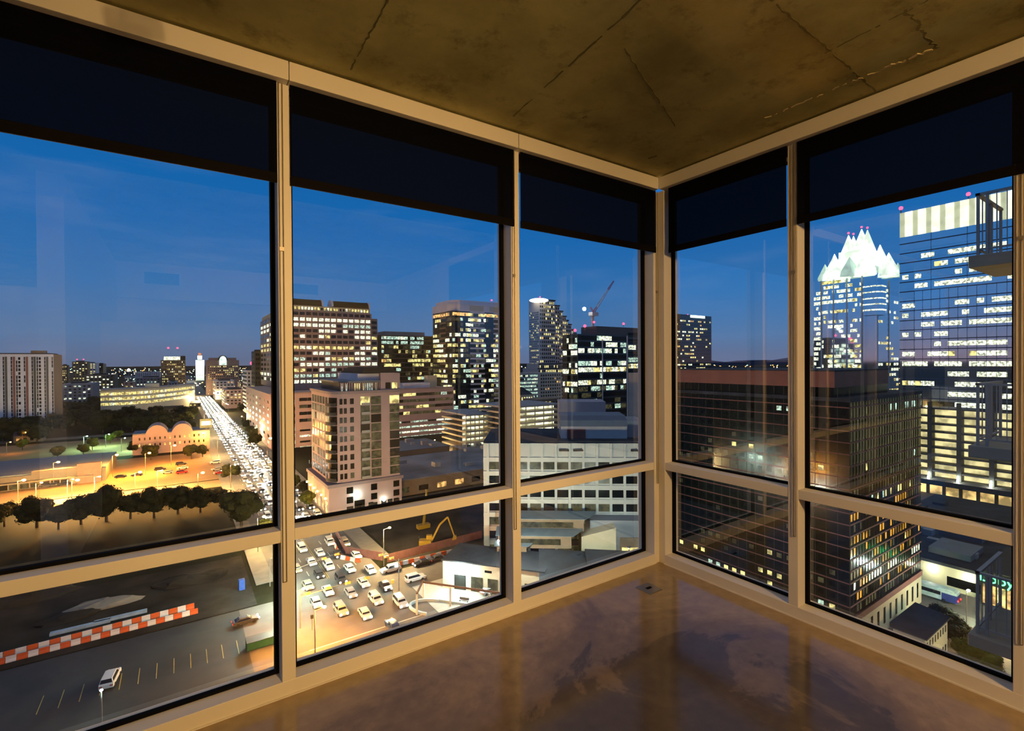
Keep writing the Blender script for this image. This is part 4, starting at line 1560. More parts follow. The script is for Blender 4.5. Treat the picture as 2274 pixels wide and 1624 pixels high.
# corner bay
bay = [(-3, 7), (-5.5, 2), (-3.5, -3.5), (2, -5.5), (7, -3)]
oct_ = [(0, 9), (-4.2, 9), (-4.2, 0), (0, -4.2), (9, -4.2), (9, 0)]
B.wall.prism([(0, 9), (-3, 8), (-3, 0), (0, -3), (8, -3), (9, 0)], zt(1948, 700, d), zt(1948, 625, d), wmirror)
for v0, h_ in ((690, 1.1), (677, .9), (664, .9), (650, .9), (637, .9)):
    z = zt(1948, v0, d)
    B.wall.prism([(0, 9.2), (-3.3, 8.2), (-3.3, -.2), (-.2, -3.3), (8.2, -3.3), (9.2, 0)], z, z + h_, wlitW)
B.windows('W', 10, dd * .86, zc0 - nr * fl, zc0 - 1, 18, nr, .94, .62, {'m': 5, 'W': 2.4, 'Y': 1.2}, .9, pr=.1)
B.windows('W', dd * .87, dd - .5, zc0 - nr * fl, zc0 - 9, 3, nr - 3, .9, .62, {'m': 2, 'W': 3}, .5, pr=.1)
B.windows('S', .5, w - .5, zc0 - nr * fl, zc0 - 10, 8, nr - 3, .7, .5, {'m': 5, 'Y': 2, 'W': 1}, .6, pr=.1)
pier = mat('grey_blue_pier', (.42, .46, .55), .6)
for f_ in (.22, .45, .66, .86): B.fbox('W', dd * f_ - .5, dd * f_ + .5, 0, zc0, .5, pier)
B.fbox('S', -.4, 1.0, 0, zc0 - 6, .4, pier)
B.fbox('S', w * .5, w * .5 + 1, 0, zc0 - 4, .4, pier)
# crown
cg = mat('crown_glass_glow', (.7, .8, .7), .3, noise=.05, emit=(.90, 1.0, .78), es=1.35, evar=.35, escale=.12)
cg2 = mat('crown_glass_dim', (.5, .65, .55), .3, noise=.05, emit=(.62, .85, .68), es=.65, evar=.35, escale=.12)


def peak(x_, y_, hw, hd, zb_, zt_, m_, lean=(0, 0)):
    q_ = MB()
    q_.prism([(x_ - hw, y_ - hd), (x_ + hw, y_ - hd), (x_ + hw, y_ + hd), (x_ - hw, y_ + hd)], zb_, zt_, m_,
             top=[(x_ - .3 + lean[0], y_ - hd * .30 + lean[1]), (x_ + .3 + lean[0], y_ - hd * .30 + lean[1]), (x_ + .3 + lean[0], y_ + hd * .30 + lean[1]), (x_ - .3 + lean[0], y_ + hd * .30 + lean[1])])
    return q_.build('crown_facet', B.root)


def facet_peak(x_, y_, r_, zb_, zt_, m_, tip=(0, 0)):
    q_ = MB()
    k_ = 6
    ring = [(x_ + r_ * math.cos(math.pi / 6 + i_ * math.pi / 3), y_ + r_ * math.sin(math.pi / 6 + i_ * math.pi / 3)) for i_ in range(k_)]
    n_ = len(q_.v)
    q_.prism(ring, zb_, zb_ + (zt_ - zb_) * .25, m_, top=[(x_ + (a_[0] - x_) * .92, y_ + (a_[1] - y_) * .92) for a_ in ring])
    mid = [(x_ + (a_[0] - x_) * .92, y_ + (a_[1] - y_) * .92) for a_ in ring]
    q_.prism(mid, zb_ + (zt_ - zb_) * .25, zt_, m_, top=[(x_ + tip[0] + (a_[0] - x_) * .03, y_ + tip[1] + (a_[1] - y_) * .03) for a_ in ring])
    return q_.build('crown_facet', B.root)


mid_ = dd * .46
def vz(v_): return zt(1935, v_, d + 14)
yk = lambda u_: onX(u_, x0 + w * .3) - y0
for u_, v_, r_, vb_ in ((1882, 512, 10, 596), (1893, 516, 8, 596), (1911, 504, 11, 600), (1924, 508, 9, 600)):
    yy = yk(u_)
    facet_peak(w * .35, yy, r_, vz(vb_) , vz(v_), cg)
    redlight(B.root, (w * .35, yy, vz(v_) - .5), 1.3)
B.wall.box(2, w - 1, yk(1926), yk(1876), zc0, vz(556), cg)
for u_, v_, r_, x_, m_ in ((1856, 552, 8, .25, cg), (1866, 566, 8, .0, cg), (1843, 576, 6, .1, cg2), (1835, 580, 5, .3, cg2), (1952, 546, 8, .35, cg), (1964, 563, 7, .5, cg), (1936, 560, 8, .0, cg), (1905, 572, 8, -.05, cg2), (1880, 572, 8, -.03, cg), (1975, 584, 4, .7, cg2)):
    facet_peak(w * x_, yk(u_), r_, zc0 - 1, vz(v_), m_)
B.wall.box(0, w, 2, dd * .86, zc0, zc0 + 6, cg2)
B.finish()

# huge blue mirror tower on the right
X = 285.0
y1 = onX(1998, X)
y0 = -60.0
B = Bld('blue_mirror_tower', 'huge blue mirror-glass tower with a glowing striped crown at the right edge', 'building', (X, y0), 0, 60, y1 - y0, base=GR)
dfar = X * .564018 + y1 * .825725
Ht = zt(1998, 475, dfar, GR)
Hc_ = zt(1998, 529, dfar, GR)
Hg = zt(1998, 903, dfar, GR)
B.body(Hg, Hc_, wmirror)
dd = y1 - y0
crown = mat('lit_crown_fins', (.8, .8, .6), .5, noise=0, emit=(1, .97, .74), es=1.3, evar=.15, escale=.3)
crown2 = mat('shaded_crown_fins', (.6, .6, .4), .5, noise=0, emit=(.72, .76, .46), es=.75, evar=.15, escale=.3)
q = MB()
nb = 30
for i in range(nb):
    a0_, a1_ = i * dd / nb, (i + 1) * dd / nb
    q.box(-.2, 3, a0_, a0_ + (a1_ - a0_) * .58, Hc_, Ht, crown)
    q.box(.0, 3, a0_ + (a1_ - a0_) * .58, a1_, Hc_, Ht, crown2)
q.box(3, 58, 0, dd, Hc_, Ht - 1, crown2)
q.build('lit_crown', B.root)
fl = 4.55
nr = int((Hc_ - Hg) / fl)
rs = {}
for k in range(nr):
    t = nr - 1 - k
    rs[k] = {'m': 9, 'W': 1.3} if t in (0, 5) else ({'m': 2, 'W': 4} if t in (3, 4, 6, 7, 8, 10, 12, 13) else {'m': 4, 'W': 3, 'Y': .6})
    if t > 15: rs[k] = {'m': 6, 'k': 3, 'W': 1, 'G': 1}
    if t in (16, 17): rs[k] = {'W': 4, 'G': 3, 'k': 1}
B.windows('W', dd * .35, dd - 1, Hg, Hg + nr * fl, 40, nr, .98, .46, {'m': 5, 'W': 3}, 0, rowsets=rs, pr=.12)
mg = mat('blue_grey_mullion', (.06, .10, .16), .4, .5)
for k in range(nr + 1): B.fbox('W', 0, dd, Hg + k * fl - .3, Hg + k * fl + .15, .15, mg)
for i in range(int(dd / 3.1)): B.fbox('W', i * 3.1, i * 3.1 + .12, Hg, Hc_ - 26 if i % 4 else Hc_, .18, mg)
# parking decks below
Hs = zt(1998, 1052, dfar, GR)
gback = mat('garage_interior_glow', (.5, .45, .25), .8, noise=.1, emit=(1, .86, .40), es=.95, evar=.45, escale=.22)
nl = 9
ph = (Hg - Hs) / nl
B.body(Hs, Hg, gback, 5, 58, 0, dd)
deck = mat('dark_deck_edge', (.10, .10, .08), .7)
for k in range(nl + 1): B.wall.box(-.2, 5, 0, dd, Hs + k * ph - .35, Hs + k * ph + .35, deck)
for yy in [onX(u_, X) - y0 for u_ in (2065, 2130, 2203)]:
    B.wall.box(-.5, 4, yy - .8, yy + .8, 5, Hg + 3, deck)
    q = MB(); q.tube((-2.2, yy, Hs - 1), (-1.4, yy, Hs + 3), .5, .3, whitel, 8); q.build('uplight', B.root)
    lamp('POINT', (-3.4, yy, Hs + 1), 500, (1, .75, .75), .3, 'uplight_light', B.root)
B.body(Hs - 2.2, Hs, deck, -4, 58, 0, dd)
B.body(0, Hs - 2.2, mat('shop_interior_glow', (.6, .45, .2), .7, noise=.1, emit=(1, .66, .22), es=1.3, evar=.7, escale=.16), 0, 58, 0, dd)
for i in range(26): B.wall.box(-.6, .1, i * dd / 26, i * dd / 26 + 1.2, 0, Hs - 2.2, mat('shop_pier', (.5, .30, .12), .7))
B.finish()
redlight(B.root, (0, dd - .5, Ht), 1.4)
redlight(B.root, (0, onX(2150, X) - y0, Ht), 1.3)
# parked cars silhouettes are built with the cars below
BT_X, BT_Y0, BT_Hs, BT_ph = X, y0, Hs, ph

# low building with the dark roof in front of the blue tower, lit side wall
x_, ya, yb = 169.0, onX(2176, 169.0), 66.0
B = Bld('low_hall', 'low building with a broad dark roof and a pale floodlit wall beside the bus street', 'building', (x_, ya), 0, 84, yb - ya, base=GR)
H = zt(2045, 1243, 135, GR)
palew = mat('pale_green_wall', (.55, .55, .38), .85, noise=.06, scale=.5)
B.body(0, H, palew)
B.body(H, H + .8, darkroof, -.4, 84, -.4, yb - ya + .4)
rr = random.Random(4)
for i in range(16):
    a, c_ = rr.uniform(3, 70), rr.uniform(1, 28)
    q = MB(); q.box(a, a + rr.uniform(1.5, 5), c_, c_ + rr.uniform(1.5, 4), H + .8, H + rr.uniform(1.4, 2.6), greyc if i % 3 else darkroof); q.build('roof_unit', B.root)
q = MB(); q.box(6, 18, 3, 12, H + .8, H + 2.4, bluegrey); q.build('skylight', B.root)
q = MB(); q.box(26, 44, 5, 15, H + .8, H + 2.6, bluegrey); q.build('skylight', B.root)
yy = onX(2150, x_) - ya
B.windows('W', yy - 4.2, yy + 4.2, 1.2, 3.6, 1, 1, 1, 1, {'b': 1}, pr=.06)
for u_ in (2072, 2152):
    yy = onX(u_, x_) - ya
    q = MB(); q.ball((-.4, yy, 4.6), .32, whitel, 8, 6); q.build('wall_lamp', B.root)
    lamp('POINT', (-1.8, yy, 4.7), 620, (1, .96, .66), .3, 'wall_lamp_light', B.root)
B.finish()
# corner shop with green letters seen between the balcony rails
ysh = onX(2262, 166.0)
wsh = onX(2178, 166.0) - ysh
B = Bld('corner_shop', 'small shop with green glowing letters and amber windows behind the lowest balcony', 'shop', (166, ysh), 0, 26, wsh, base=GR)
B.body(0, 8.6, darkwall)
B.windows('W', .3, wsh - .3, .5, 5.2, 7, 1, .7, 1, {'O': 1, 'Y': 2}, pr=.06)
B.finish()
green = mat('green_neon', (.1, .9, .3), emit=(.08, 1, .28), es=6, noise=0)


def text(s_, size, m_, parent, loc, rot, ext=.03, name='lettering'):
    cu = bpy.data.curves.new(name, 'FONT')
    cu.body = s_
    cu.size = size
    cu.extrude = ext
    cu.align_x = 'CENTER'
    cu.materials.append(m_)
    t_ = bpy.data.objects.new(name, cu)
    COL.objects.link(t_)
    bpy.context.view_layer.update()
    me = bpy.data.meshes.new_from_object(t_.evaluated_get(bpy.context.evaluated_depsgraph_get()))
    bpy.data.objects.remove(t_)
    o_ = bpy.data.objects.new(name, me)
    o_.location = loc
    o_.rotation_euler = rot
    COL.objects.link(o_)
    o_.parent = parent
    return o_


text('Loby', 3.2, green, B.root, (-.25, wsh * .56, 6.0), (math.pi / 2, 0, -math.pi / 2), .05)

# white office facing the camera, lower middle
uL, uR, dO = 1072, 1425, 128
pL = at(uL, 812, dO); pR = at(uR, 812, dO - 2)
ang = math.atan2(pR.y - pL.y, pR.x - pL.x)
w = (pR - pL).length
B = Bld('white_office', 'white concrete office with square dark windows and a blue-roofed penthouse, lower middle', 'building', (pL.x, pL.y), ang, w + 3, 26)
H = zt(1072, 985, dO)
B.body(0, H, whitec)
cp_ = w / 11.6
z0w = H - 4.0 - 7 * 3.62
wt = {'b': 5, 'k': 4, 'd': 5, 'Y': .35, 'O': .35, 'G': .3}
B.windows('S', 1.2, 1.2 + 12 * cp_, z0w, z0w + 7 * 3.62, 12, 7, .80, .56, wt, .2, pr=.05)
for i in range(13):
    B.fbox('S', 1.2 + i * cp_ - .28, 1.2 + i * cp_ + .28, z0w - 2, H, .35, whitec)
for k in range(8):
    B.fbox('S', 0, w + 3, z0w + k * 3.62 - .8, z0w + k * 3.62 + .35, .30, whitec)
for a in (.48, .57, .93): B.fbox('S', w * a, w * a + 2.6, H - 2.0, H - 1.5, .40, darkwall)
B.body(H, H + .5, darkroof, 0, w + 3, .5, 25)
# penthouse
q = MB(); q.box(w * .50, w * .93, 5, 17, H, H + 3.8, mat('striped_pale_cladding', (.46, .48, .50), .6, noise=.05)); q.build('penthouse', B.root)
prf = [(4.5, H + 3.8), (5.2, H + 5.4), (8, H + 6.4), (17.5, H + 6.4), (17.5, H + 3.8)]
q = MB(); q.extr(prf[::-1], 'x', w * .495, w * .93, bluegrey); q.build('penthouse_roof', B.root)
q = MB(); q.box(w * .54, w * .66, 4.8, 5.0, H, H + 3.0, brownwall); q.build('penthouse_door', B.root)
q = MB(); q.box(w * .93, w + 2, 7, 18, H, H + 5.0, greyc); q.build('plant_room', B.root)
B.finish()
# blank grey gable wall behind it
c = at(1241, 812, 190)
B = Bld('blank_wall_building', 'building showing a blank pale grey wall above the white office', 'building', (c.x, c.y), ang, 18, 14)
B.body(0, zt(1241, 893, 190), mat('smooth_grey_render', (.33, .31, .36), .85, noise=.05)); B.finish()
# canopy terraces in front of the office
r = empty('canopy_hall', (pL.x, pL.y, GZ), ang); tag(r, 'hall with stacked flat grey canopies at the foot of the white office', 'building')
tin = mat('grey_tin_canopy', (.20, .25, .28), .5, .3, noise=.1, scale=.5)
Fz = [zt(1150, 1152, 120), zt(1150, 1188, 117), zt(1150, 1222, 113)]
for k, (a0_, a1_, z, yn) in enumerate(((-2.5 + 7, w * .70, Fz[0], -6.0), (7 - 3, w * .62, Fz[1], -9.5), (3.8, w * .36, Fz[2], -10.5))):
    q = MB(); q.prism([(a0_, yn - 2), (a1_ - 3, yn - 2), (a1_, yn + 3), (a0_, yn + 3)], z - .15, z + .1, tin, ztop=[z - .05, z - .05, z + .5, z + .5]); q.build('canopy', r)
    q = MB(); q.box(a0_ + .6, a1_ - 3.4, yn - 1.2, -.5, z - 3.3 if k < 2 else 0, z - .2, tan); q.build('storey', r)
    q = MB(); q.box(a0_ + 1, a1_ - 6, yn - 1.3, yn - 1.2, z - 2.4, z - 1.0, wdim); q.build('window', r)
q = MB(); q.box(w * .66, w * .98, -5, -.5, 0, Fz[0] - 1.2, greyc); q.box(w * .84, w * .97, -5.3, -5, 1.5, 8.0, tan); q.build('side_wing', r)
q = MB(); q.prism([(w * .60, -9), (w * .80, -9), (w * .80, -.5), (w * .60, -.5)], 0, 9, beige, ztop=[Fz[1] - 1, Fz[1] + 1.2, Fz[1] + 1.2, Fz[1] - 1]); q.build('gable_wall', r)
q = MB(); q.box(w * .85, w * .95, -5.45, -5.3, 4.0, 5.6, wlitY); q.build('lit_window', r)
for a in (.115, .145):
    q = MB(); q.ball((w * a, -10.5, Fz[1] - 1.6), .32, whitel, 8, 6); q.build('ceiling_lamp', r)
# dark hipped roofs at the bottom
r = empty('low_shed', (pL.x, pL.y, GZ), ang); tag(r, 'low building with broad dark sloping roofs at the foot of the corner window', 'building')
q = MB(); q.box(w * .36, w * 1.02, -26, -13.6, 0, 5.2, beige); q.build('walls', r)
for a0_, a1_ in ((.36, .62), (.62, 1.03)):
    q = MB(); q.prism([(w * a0_ - .5, -26.6), (w * a1_, -26.6), (w * a1_, -13.2), (w * a0_ - .5, -13.2)], 5.2, 6, darkroof, ztop=[5.6, 5.4, 7.6, 8.2]); q.build('roof', r)
q = MB(); q.box(w * .74, w * .80, -20, -17, 6.2, 7.8, bluegrey); q.build('roof_unit', r)

for xo, yo, lab in ((w * .25, -24, 'added tall white lamp lighting the white office and its canopies'), (w * .78, -30, 'added tall white lamp by the dark sloping roofs, lighting the office')):
    g_ = Vector((pL.x + math.cos(ang) * xo - math.sin(ang) * yo, pL.y + math.sin(ang) * xo + math.cos(ang) * yo, 0))
    YARD = (g_.x, g_.y)
    r = empty('added_yard_lamp', (g_.x, g_.y, GZ)); tag(r, lab, 'street lamp')
    b = MB(); b.tube((0, 0, 0), (0, 0, 15), .14, .09, metalgrey, 8); b.build('pole', r)
    b = MB(); b.box(-.5, .5, -.25, .25, 15, 15.2, metalgrey); b.build('lamp_head', r)
    lamp('POINT', (0, .2, 14.8), 15000, (.90, 1, .82), .12, 'lamp_light', r)  # lamp added to brighten the office front and canopies

# plaza store with the glaring wall light
pA = at(980, 812, 112); pB = at(1205, 812, 105)
ang2 = math.atan2(pB.y - pA.y, pB.x - pA.x)
w = (pB - pA).length
B = Bld('plaza_store', 'cream store with a glaring white wall light facing the plaza', 'building', (pA.x, pA.y), ang2, w, 10)
H = zt(980, 1246, 112)
creamw = mat('cream_render', (.60, .57, .42), .85, noise=.05, scale=.6)
B.body(0, H, creamw)
B.body(H, H + .3, darkroof, -.3, w + .3, -.3, 10.3)
for a0_, a1_, m_ in ((.12, .24, 'k'), (.29, .41, 'd'), (.46, .56, 'd'), (.60, .70, 'b'), (.82, .97, 'b')):
    B.windows('S', w * a0_, w * a1_, .2, H * .55, 1, 1, 1, 1, {m_: 1}, pr=.06)
B.windows('S', w * .43, w * .50, H * .75, H * .83, 1, 1, 1, 1, {'b': 1}, pr=.06)
xl = w * .195
q = MB(); q.ball((xl, -.7, H * .72), .62, mat('glaring_white_lamp', (1, 1, 1), emit=(.95, 1, .95), es=60, noise=0), 14, 10); q.build('wall_light', B.root)
lamp('POINT', (xl, -1.8, H * .72), 5200, (.85, 1, .86), .35, 'wall_light_glow', B.root)
B.finish()
# pergola frame, planter, bench on the plaza
r = empty('pergola_frame', (pA.x, pA.y, GZ), ang2); tag(r, 'open pergola frame with pale posts and brown beams on the white-lit plaza', 'pergola')
posts = [(-1.5, -6.6), (0.0, -12.5), (5.2, -7.4), (14.2, -8.0), (22.5, -8.6)]
for x_, y_ in posts:
    q = MB(); q.box(x_ - .16, x_ + .16, y_ - .16, y_ + .16, 0, 4.3, whitec); q.build('post', r)
q = MB(); q.box(-1.7, 22.7, -7.6, -7.3, 4.3, 4.6, wood); q.build('beam', r)
q = MB(); q.prism([(-1.7, -6.6), (-.1, -12.6), (.2, -12.5), (-1.4, -6.5)], 4.3, 4.6, wood); q.build('side_beam', r)
r = empty('curved_planter', (pA.x, pA.y, GZ), ang2); tag(r, 'low curved pale blue seat wall edging the plaza around the pergola', 'seat wall')
bl = mat('pale_blue_seat_wall', (.42, .55, .62), .7, noise=.05)
q = MB()
for i in range(28):
    t0, t1 = math.pi * (.5 + i / 28), math.pi * (.5 + (i + 1) / 28)
    cxp, cyp, ra, rb = 2.0, -9.2, 5.4, 3.2
    q.prism([(cxp + ra * math.cos(t0), cyp + rb * math.sin(t0)), (cxp + ra * math.cos(t1), cyp + rb * math.sin(t1)), (cxp + (ra - .5) * math.cos(t1), cyp + (rb - .5) * math.sin(t1)), (cxp + (ra - .5) * math.cos(t0), cyp + (rb - .5) * math.sin(t0))], 0, .55, bl)
q.box(2, 24, -6.3, -5.8, 0, .55, bl)
q.build('seat_wall', r)
b_ = empty('bench', tuple(G(1030, 1338)), ang2); tag(b_, 'pale metal bench alone on the bright plaza', 'bench')
q = MB(); q.box(-1.1, 1.1, -.25, .25, .42, .50, metalgrey); q.build('seat', b_)
for sx in (-.9, .9):
    q = MB(); q.box(sx - .05, sx + .05, -.22, .22, 0, .42, metalgrey); q.build('leg', b_)
q = MB(); q.box(-1.1, 1.1, .25, .31, .5, .95, metalgrey); q.build('backrest', b_)

# shopping strip and motel on the left
fy = 283.0
xe = onY(232, fy)
B = Bld('shopping_strip', 'long low shopping strip with a pinkish fascia beyond the orange parking lot', 'building', (-190, fy), 0, xe + 190, 46)
H = 5.6
fas = mat('peach_fascia', (.15, .13, .11), .8, noise=.08)
B.body(0, H, fas)
B.body(H, H + .5, bluegrey, 0, xe + 190, 1.2, 46)
B.wall.box(xe + 190 - 24, xe + 190 - 9, -.8, 1.2, H, H + 1.6, fas)
B.wall.box(xe + 190 - 9.5, xe + 190 - 1.5, -1.4, 1.2, 0, H + 3.0, mat('salmon_tower_face', (.20, .11, .09), .8))
B.body(3.0, 3.5, fas, 0, xe + 186, -3.5, 0)
B.windows('S', xe + 190 - 120, xe + 190 - 12, .3, 2.7, 34, 1, .85, 1, {'k': 3, 'Y': 2, 'd': 3}, pr=.06)
B.finish()
my = 350.0
mx0, mx1 = onY(292, my), onY(464, my)
B = Bld('motel', 'pink stucco building with two rounded gables above the parking lot trees', 'building', (mx0, my), 0, mx1 - mx0, 18)
w = mx1 - mx0
B.body(0, 11.5, pinkw)
for a in (.30, .63):
    ww = w * .14
    gp_ = [(w * a + ww * math.cos(math.pi * (1 - t / 10)), 11.5 + 5.0 * math.sin(math.pi * t / 10) ** 1.3) for t in range(11)]
    q = MB(); q.extr(list(reversed(gp_)), 'y', -.3, 17, pinkw); q.build('gable', B.root)
B.windows('S', 2, w - 2, 3.5, 10.8, 14, 2, .3, .4, {'k': 5, 'Y': 2.5}, pr=.08)
B.body(11.5, 12, bluegrey, 0, w, 1, 18)
B.finish()
# sign pole beside it
p = at(456, 812, 300)
r = empty('roadside_sign', (p.x, p.y, GZ)); tag(r, 'tall roadside sign with a glowing white-green panel left of the avenue', 'sign')
b = MB(); b.tube((0, 0, 0), (0, 0, 14), .35, .3, metalgrey, 8); b.build('pole', r)
b = MB(); b.box(-3.2, 3.2, -.4, .4, 12.5, 18.0, mat('sign_box', (.3, .35, .25), .7)); b.build('panel', r)
b = MB(); b.box(-2.4, 2.4, -.5, -.4, 14.2, 16.6, mat('sign_face_glow', (.7, 1, .8), emit=(.6, 1, .7), es=2.2, noise=0)); b.build('lit_face', r)

# ------------------------------------------------------------------ lamps along the streets
def street_lamp(x, y, h, power, kind, label, group=None, z=None, arm=1.6, ang=0.0, bulb=.35):
    z = GZ if z is None else z
    r_ = empty('street_lamp', (x, y, z), ang)
    tag(r_, label, 'street lamp', group)
    q_ = MB(); q_.tube((0, 0, 0), (0, 0, h), .12, .07, metalgrey, 8); q_.build('pole', r_)
    q_ = MB(); q_.tube((0, 0, h - .1), (arm, 0, h + .2), .05, .05, metalgrey, 6); q_.build('arm', r_)
    c_, m_ = ((1, .38, .04), orangel) if kind == 'o' else (((.72, 1, .85), whitel) if kind == 'w' else ((1, .74, .40), orangel))
    if kind == 'y': c_ = (1, .66, .26)
    if kind == 'g': c_, m_ = (.45, 1, .55), whitel
    q_ = MB(); q_.ball((arm, 0, h + .12), bulb, m_, 10, 6, sz=.6); q_.build('lamp_head', r_)
    lamp('POINT', (arm, 0, h - .35), power, c_, .3, 'lamp_light', r_)
    return r_


g_lot = 'orange lamps over the parking lots'
for i, (u, v, pw) in enumerate(((119, 1080, 9000), (323, 1055, 12000), (380, 1034, 6000), (445, 1000, 3000), (160, 1130, 15000), (40, 1130, 9000), (300, 1108, 13000), (440, 1110, 9000), (250, 1060, 9000))):
    p = G(u, v)
    names = ('above the shopping strip front', 'in the middle of the orange lot', 'near the pink gabled building', 'by the avenue end of the lot', 'behind the tree row at the left', 'at the far left of the lit side street', 'behind the dark oak row', 'beside the avenue behind the oaks', 'between strip and lot aisle')
    street_lamp(p.x, p.y, 10, pw * 6.5, 'o', 'orange parking lot lamp ' + names[i], g_lot, bulb=.6)
for i, (u, v, nm_) in enumerate(((80, 1122, 'at the left end of the glaring side street'), (150, 1113, 'in the brightest part of the side street'), (210, 1106, 'behind the first dark oaks'), (350, 1090, 'on the side street behind the oak row'))):
    p = G(u, v)
    street_lamp(p.x, p.y, 8, 60000, 'y', 'pale lamp lighting the side street, ' + nm_, 'side street lamps')
for i, (u, v, nm_) in enumerate(((186, 985, 'over the green-lit trees'), (235, 980, 'at the back of the green-lit lot'), (270, 990, 'by the dark tree left of the pink building'))):
    p = G(u, v + 14)
    street_lamp(p.x, p.y, 8, 17000, 'g', 'greenish white lamp ' + nm_, 'green-white lot lamps')
# avenue lamps
for k in range(13):
    y = 150 + k * 42 if k < 8 else 150 + 8 * 42 + (k - 8) * 110
    pw = (24000 if k < 3 else 30000) if k < 8 else 80000
    street_lamp(AV1 + 1.5 if k % 2 else AV0 - 1.0, y, 9.5, pw, 'y', 'lamp post in the long row lining the far avenue', 'lamp posts lining the avenue', ang=math.pi if k % 2 else 0, bulb=.45)
for u, v, pw, nm_ in ((593, 975, 9000, 'starry orange lamp low in front of the podium left of the mullion'), (560, 1000, 4000, 'orange lamp beside the avenue below the podium')):
    p = at(u, v, 245)
    street_lamp(p.x, p.y, p.z - GZ, pw, 'o', nm_, bulb=.8)
# intersection, amber
for (u, v, pw, lab) in ((655, 1420, 36000, 'orange lamp at the near street corner below the signal mast'), (700, 1470, 30000, 'orange lamp on the near sidewalk beside the avenue mouth')):
    p = G(u, v)
    street_lamp(p.x, p.y, 9, pw, 'o', lab, 'orange corner lamps')
p = G(668, 1300)
street_lamp(AV1 + 1.2, 121, 9.5, 42000, 'y', 'added pale lamp brightening the right corner of the intersection by the pit')  # this and the next are added to brighten the avenue mouth
street_lamp(AV0 - 1.5, 116, 9.5, 30000, 'w', 'added white lamp brightening the left corner of the intersection')
# near white lamp and its yard
p = G(226, 1605)
street_lamp(p.x, p.y, 4.6, 700, 'w', 'short white starburst lamp at the bottom left', arm=.0, bulb=.22)
p = G(2146, 1400, GR)
street_lamp(p.x, p.y, 8.5, 6500, 'w', 'slender pale lamp post on the pavement by the bus street', z=GR)
p = G(2220, 1450, GR)
street_lamp(p.x + 4, p.y - 4, 8, 17000, 'y', 'yellow lamp over the leafy pavement at the lower right', z=GR)
# lights behind: side street by garage
p = G(1050, 1005)
street_lamp(p.x, p.y, 8, 9000, 'o', 'orange lamp in the street before the garage')
p = G(960, 1010)
street_lamp(p.x, p.y, 8, 7000, 'y', 'pale lamp on the street beside the podium garage')
# stadium glare on the left horizon
p = at(286, 822, 1200)
r = empty('floodlight_mast', (p.x, p.y, GZ)); tag(r, 'glaring white floodlight mast far away on the left horizon', 'floodlight')
b = MB(); b.tube((0, 0, 0), (0, 0, p.z - GZ), .5, .4, metalgrey, 6); b.build('mast', r)
b = MB(); b.ball((0, -1, p.z - GZ), 3.2, whitel, 10, 8); b.build('lamp_head', r)

# ------------------------------------------------------------------ traffic signals
black = mat('black_signal_housing', (.02, .02, .02), .5)
redsig = mat('red_signal_glow', (1, .1, .05), emit=(1, .08, .03), es=14, noise=0)
ambsig = mat('glowing_amber_housing', (.7, .35, .05), .5, emit=(1, .35, .04), es=.6, noise=0)  # housing colour also gives off a faint amber glow


def signal_mast(p_, h, arm_, n, label, m_=None):
    r_ = empty('traffic_signal', (p_.x, p_.y, GZ)); tag(r_, label, 'traffic signal')
    q_ = MB(); q_.tube((0, 0, 0), (0, 0, h + .6), .15, .11, m_ or metalgrey, 10); q_.build('pole', r_)
    q_ = MB(); q_.tube((0, 0, h), (arm_[0], arm_[1], h + .5), .10, .05, m_ or metalgrey, 8); q_.build('mast_arm', r_)
    for i_ in range(n):
        t_ = 1 - i_ * .30
        x_, y_ = arm_[0] * t_, arm_[1] * t_
        q_ = MB(); q_.box(x_ - .55, x_ + .55, y_ - .16, y_ + .16, h + .05, h + .5, ambsig); hd = q_.build('signal_head', r_)
        q_ = MB(); q_.ball((x_ - .35, y_ - .2, h + .28), .16, redsig, 8, 6); q_.build('red_light', hd)
    return r_


signal_mast(G(667, 1396), 6.2, (13.2, 0.2), 4, 'traffic signal mast arm reaching over the near avenue mouth')
signal_mast(G(886, 1312), 6.6, (-2.2, 5.5), 3, 'grey traffic signal mast on the corner by the construction fence', metalgrey)
signal_mast(G(648, 1330), 6.2, (10.5, 3), 2, 'traffic signal mast half hidden behind the left mullion')
for u, v, lab in ((872, 1318, 'small yellow pedestrian signal post on the plaza corner'), (693, 1400, 'short black pedestrian post on the orange corner')):
    p = G(u, v)
    r = empty('pedestrian_signal', (p.x, p.y, GZ)); tag(r, lab, 'signal post')
    b = MB(); b.tube((0, 0, 0), (0, 0, 3.0), .06, .06, metalgrey, 8); b.build('post', r)
    b = MB(); b.box(-.25, .25, -.2, .2, 2.3, 3.0, ambsig if v < 1350 else black); b.build('signal_head', r)

# ------------------------------------------------------------------ cars
tyre = mat('black_tyre', (.01, .01, .01), .8)
cglass = mat('car_glass', (.01, .012, .015), .08, noise=0, spec=.6)
headl = mat('white_headlight', (1, 1, .9), emit=(1, .95, .80), es=26, noise=0)
taill = mat('red_tail_light', (.6, .02, .02), emit=(1, .04, .02), es=5, noise=0)
CAR = {k: mat(k + '_car_paint', c, .3, .2, noise=.03) for k, c in {'white': (.65, .66, .66), 'silver': (.38, .38, .38), 'black': (.015, .015, .018), 'red': (.35, .02, .02), 'blue': (.03, .06, .18), 'dark': (.05, .05, .055), 'beige': (.42, .36, .26)}.items()}


